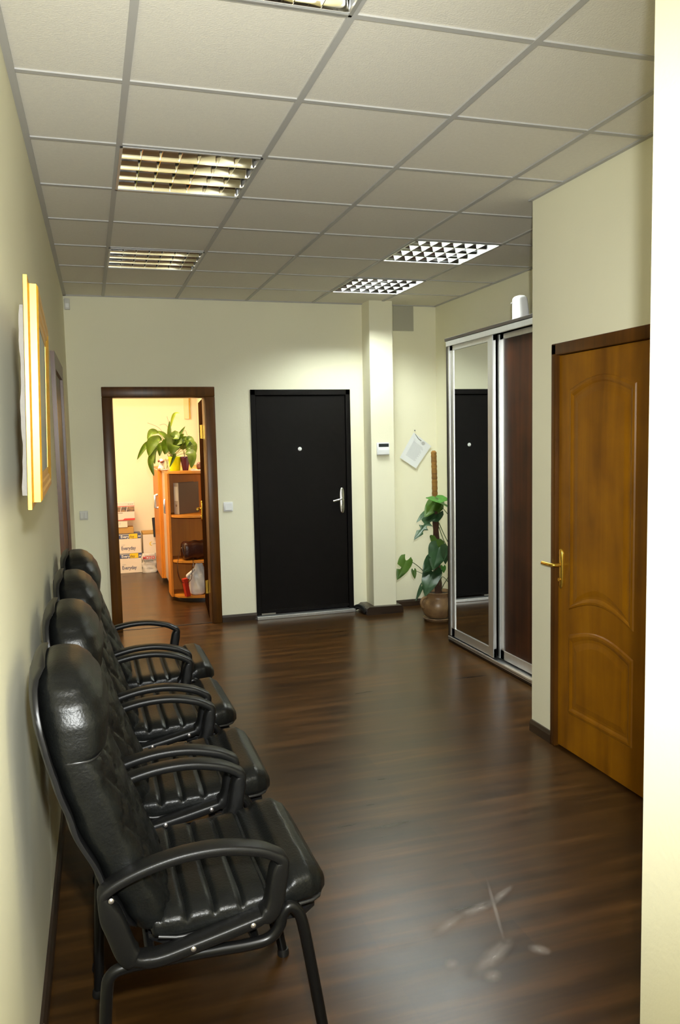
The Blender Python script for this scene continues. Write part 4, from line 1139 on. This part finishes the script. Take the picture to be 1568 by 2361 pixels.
LV = [([LP(372, 1020, 8.25), LP(338, 1026, 8.2), LP(316, 1060, 8.15)], 0.045),
      ([LP(372, 1005, 8.3), LP(350, 996, 8.25), LP(340, 1014, 8.2)], 0.050),
      ([LP(375, 1012, 8.2), LP(350, 1022, 8.1), LP(343, 1052, 8.05)], 0.085),
      ([LP(372, 1025, 8.2), LP(352, 1040, 8.1), LP(357, 1070, 8.05)], 0.060),
      ([LP(365, 1030, 8.15), LP(347, 1062, 8.05), LP(355, 1098, 8.03)], 0.050),
      ([LP(378, 1020, 8.2), LP(362, 1012, 8.15), LP(358, 1030, 8.1)], 0.055),
      ([LP(385, 1030, 8.2), LP(370, 1030, 8.1), LP(368, 1052, 8.08)], 0.055),
      ([LP(393, 1025, 8.3), LP(390, 1000, 8.3), LP(391, 970, 8.3)], 0.038),
      ([LP(385, 1020, 8.3), LP(378, 1003, 8.3), LP(360, 994, 8.3)], 0.040),
      ([LP(405, 1028, 8.3), LP(412, 1006, 8.3), LP(427, 983, 8.3)], 0.030),
      ([LP(398, 1030, 8.2), LP(402, 1008, 8.12), LP(412, 1012, 8.08)], 0.105),
      ([LP(394, 1035, 8.2), LP(390, 1015, 8.1), LP(384, 1022, 8.06)], 0.100),
      ([LP(405, 1035, 8.2), LP(410, 1020, 8.1), LP(420, 1022, 8.07)], 0.095),
      ([LP(400, 1035, 8.15), LP(398, 1025, 8.05), LP(396, 1048, 8.02)], 0.120),
      ([LP(392, 1036, 8.2), LP(384, 1026, 8.08), LP(380, 1048, 8.05)], 0.095),
      ([LP(408, 1036, 8.2), LP(416, 1020, 8.1), LP(430, 1006, 8.1)], 0.060),
      ([LP(412, 1040, 8.2), LP(426, 1024, 8.1), LP(437, 1018, 8.05)], 0.065),
      ([LP(415, 1035, 8.25), LP(436, 1012, 8.2), LP(449, 1028, 8.15)], 0.050),
      ([LP(418, 1040, 8.25), LP(445, 1025, 8.2), LP(447, 1056, 8.15)], 0.060),
      ([LP(422, 1046, 8.2), LP(440, 1048, 8.12), LP(441, 1080, 8.08)], 0.085),
      ([LP(400, 1045, 8.2), LP(402, 1050, 8.16), LP(391, 1078, 8.15)], 0.028)]
random.seed(5)
for pts, wd_ in LV:
    b0 = BL + Vector((random.uniform(-0.03, 0.03), random.uniform(-0.03, 0.03), -0.01))
    lily_leaf(lily, OL, b0, pts, wd_ * 1.25)
lily_leaf(lily, OL, BL, [LP(392, 1000, 8.3), LP(400, 958, 8.3), LP(415, 953, 8.28)], 0.030, 'leaf_bright')
for pts in ([LP(397, 1030, 8.32), LP(394, 995, 8.34), LP(385, 960, 8.36)], [LP(390, 1030, 8.32), LP(370, 990, 8.34), LP(340, 975, 8.36)], [LP(400, 1030, 8.32), LP(385, 982, 8.34), LP(368, 980, 8.36)], [LP(410, 1030, 8.32), LP(425, 993, 8.32), LP(432, 1004, 8.3)]):
    o = MB(); o.tube([p - OL for p in spline([BL] + pts, 8)], 0.0016, 6); o.build('dry_stalk', 'drystalk', lily, True, 70)
pp_ = pot('purple_pot', (0.940, 8.27), 0.028, 0.052, 0.140, 'purple', '')
OP = Vector((0.940, 8.27, ZTOP)); BP = OP + Vector((0, 0, 0.12))
for pts, wd_ in (([LP(423, 1030, 8.27), LP(432, 1018, 8.25), LP(446, 1036, 8.22)], 0.05), ([LP(420, 1030, 8.27), LP(417, 1010, 8.27), LP(424, 1000, 8.25)], 0.05), ([LP(426, 1040, 8.25), LP(438, 1036, 8.2), LP(440, 1060, 8.18)], 0.05)):
    lily_leaf(pp_, OP, BP, pts, wd_)
tag(pp_, 'small leafy plant in a glossy dark purple pot beside the lime pot', 'potted plant')

# small things on the shelf top
b = empty('animal_figurine', (0.722, 8.52, ZTOP))
o = MB(); rs = []
for k in range(13):
    t_ = k / 12; rr_ = [0.030, 0.036, 0.037, 0.034, 0.030, 0.024, 0.022, 0.026, 0.030, 0.030, 0.026, 0.018, 0.006][k]
    rs.append(se_ring(0, 0, 0.12 * t_, rr_, rr_ * 0.85, 1.0, 24, (1, 0, 0), (0, 1, 0)))
o.rings(rs); fb = o.build('body', 'toy', b, True, 60)
for s_ in (-1, 1):
    o = MB(); o.lathe([(0.001, -0.012), (0.010, -0.008), (0.014, 0.0), (0.010, 0.010), (0.001, 0.014)], (s_ * 0.024, -0.012, 0.095), 14); o.build('ear', 'toy_brown', b, True, 60)
    o = MB(); o.lathe([(0.001, 0.0), (0.016, 0.0), (0.018, 0.010), (0.012, 0.020), (0.001, 0.024)], (s_ * 0.026, -0.034, 0.0), 16); o.build('paw', 'toy_orange', b, True, 60)
o = MB(); o.lathe([(0.001, -0.012), (0.014, -0.008), (0.017, 0.0), (0.013, 0.010), (0.001, 0.014)], (0.002, -0.020, 0.085), 16); o.build('muzzle', 'toy_brown', b, True, 60)
tag(b, 'small white animal figurine with brown ears at the left end of shelf top', 'figurine')
b = MB(); b.lathe([(0.002, 0.0), (0.026, 0.0), (0.044, 0.012), (0.046, 0.016), (0.040, 0.014), (0.024, 0.005), (0.002, 0.004)], n=32)
o = b.build('white_saucer', 'toy', None, True, 40); o.location = (0.735, 8.33, ZTOP); tag(o, 'small white dish just left of the lime pot', 'dish')
b = empty('glass_vase', (0.775, 8.47, ZTOP))
o = MB(); o.lathe([(0.001, 0.0), (0.026, 0.0), (0.032, 0.010), (0.032, 0.10), (0.030, 0.112), (0.028, 0.112), (0.029, 0.10), (0.029, 0.012), (0.001, 0.008)], n=28); o.build('jar', 'glass', b, True, 40)
for a in (0.3, 2.0, 4.1):
    o = MB(); o.tube(spline([(0.012 * math.cos(a), 0.012 * math.sin(a), 0.012), (0.004, 0.002, 0.06), (0.016 * math.cos(a + 2), 0.016 * math.sin(a + 2), 0.12)]), 0.002, 6); o.build('cut_stem', 'stalk', b, True, 60)
tag(b, 'clear glass jar holding green stems behind the lime pot', 'vase')
b = empty('magazine', (1.09, 8.16, ZTOP))
MB().box(-0.11, 0.11, -0.08, 0.08, 0, 0.006, 0.001, 1).build('pages', 'paper', b)
tag(b, 'thin white magazine lying flat right of the purple pot', 'magazine')
b = MB(); rs = []
for k in range(9):
    t_ = k / 8; rs.append(se_ring(-0.03 + 0.06 * t_, 0, 0.010 + 0.004 * math.sin(k * 2), 0.013 * math.sin(PI * (0.1 + 0.8 * t_)) + 0.002, 0.009 * math.sin(PI * (0.1 + 0.8 * t_)) + 0.001, 0.8, 16, (0, 1, 0), (0, 0, 1)))
b.rings(rs); o = b.build('crumpled_tissue', 'paper', None, True, 50); o.location = (1.0, 8.10, ZTOP + 0.002); tag(o, 'crumpled white tissue at the front rim of the shelf top', 'tissue')
b = MB(); rs = []
for k in range(15):
    t_ = k / 14; rr_ = 0.040 * math.sin(PI * (0.08 + 0.90 * t_ ** 0.7)) ** 0.8 + 0.002
    rs.append([Vector((-0.05 + 0.10 * t_, rr_ * math.cos(2 * PI * q_ / 24) * (1 + 0.06 * math.sin(5 * 2 * PI * q_ / 24 + k)), 0.040 + rr_ * math.sin(2 * PI * q_ / 24))) for q_ in range(24)])
b.rings(rs); o = b.build('seashell', 'shellm', None, True, 60); o.location = (1.105, 8.30, ZTOP); tag(o, 'brown seashell at the right of the shelf top by the door edge', 'seashell')

# window curtain and the beige panel beside it
ct = empty('curtain', (1.385, 9.4, 0))
o = MB(); rows = []
n = 120
fr, bk = [], []
for k in range(n + 1):
    y = -1.0 + 2.1 * k / n
    x = 0.026 * math.sin(k * 0.62) + 0.008 * math.sin(k * 0.23)
    fr.append((x, y)); bk.append((x + 0.003, y))
o.prism(fr + list(reversed(bk)), 'z', 0.12, 2.62); o.build('fabric', 'curtain', ct, True, 70)
o = MB(); o.cyl((0.0, -1.05, 2.64), (0.0, 1.13, 2.64), 0.012, 12); o.build('curtain_rail', 'alu', ct, True)
tag(ct, 'pale pleated curtain hanging along the office window wall', 'curtain')
b = empty('wall_panel', (1.245, 10.56, 1.90))
MB().box(-0.036, 0.028, -0.03, 0, 0, 0.80, 0.002, 1).build('board', 'beige', b)
MB().box(0.029, 0.038, -0.045, 0, 0, 0.80, 0.002, 1).build('edge_strip', 'brass', b)
tag(b, 'narrow beige panel high on the office back wall left of the curtain', 'panel')

# pale scuffs on the laminate in the foreground
def scuff_mat():
    m = bpy.data.materials.new('pale_scuff'); m.use_nodes = True
    nt = m.node_tree; N = nt.nodes; L = nt.links; b = N['Principled BSDF']
    b.inputs['Base Color'].default_value = (0.50, 0.44, 0.42, 1); b.inputs['Roughness'].default_value = 0.5
    tc = N.new('ShaderNodeTexCoord')
    g = N.new('ShaderNodeTexGradient'); g.gradient_type = 'SPHERICAL'
    L.new(tc.outputs['Object'], g.inputs['Vector'])
    n = N.new('ShaderNodeTexNoise'); n.inputs['Scale'].default_value = 2.2; n.inputs['Detail'].default_value = 3
    L.new(tc.outputs['Object'], n.inputs['Vector'])
    a = N.new('ShaderNodeMath'); a.operation = 'MULTIPLY'
    L.new(g.outputs['Fac'], a.inputs[0]); L.new(n.outputs['Fac'], a.inputs[1])
    a2 = N.new('ShaderNodeMath'); a2.operation = 'MULTIPLY'; a2.inputs[1].default_value = 0.75
    L.new(a.outputs[0], a2.inputs[0]); a = a2
    L.new(a.outputs[0], b.inputs['Alpha'])
    return m
M['scuff'] = scuff_mat()
for (x0, y0, x1, y1, w_) in SCUFFS:
    o = MB(); o.quad((-1, -1, 0), (1, -1, 0), (1, 1, 0), (-1, 1, 0))
    q_ = o.build('floor_scuff', 'scuff', fix=False)
    q_.location = ((x0 + x1) / 2, (y0 + y1) / 2, 0.0008)
    q_.rotation_euler = (0, 0, math.atan2(y1 - y0, x1 - x0)); q_.scale = (math.hypot(x1 - x0, y1 - y0) / 2, w_ / 2, 1)
    q_['kind'] = 'stuff'
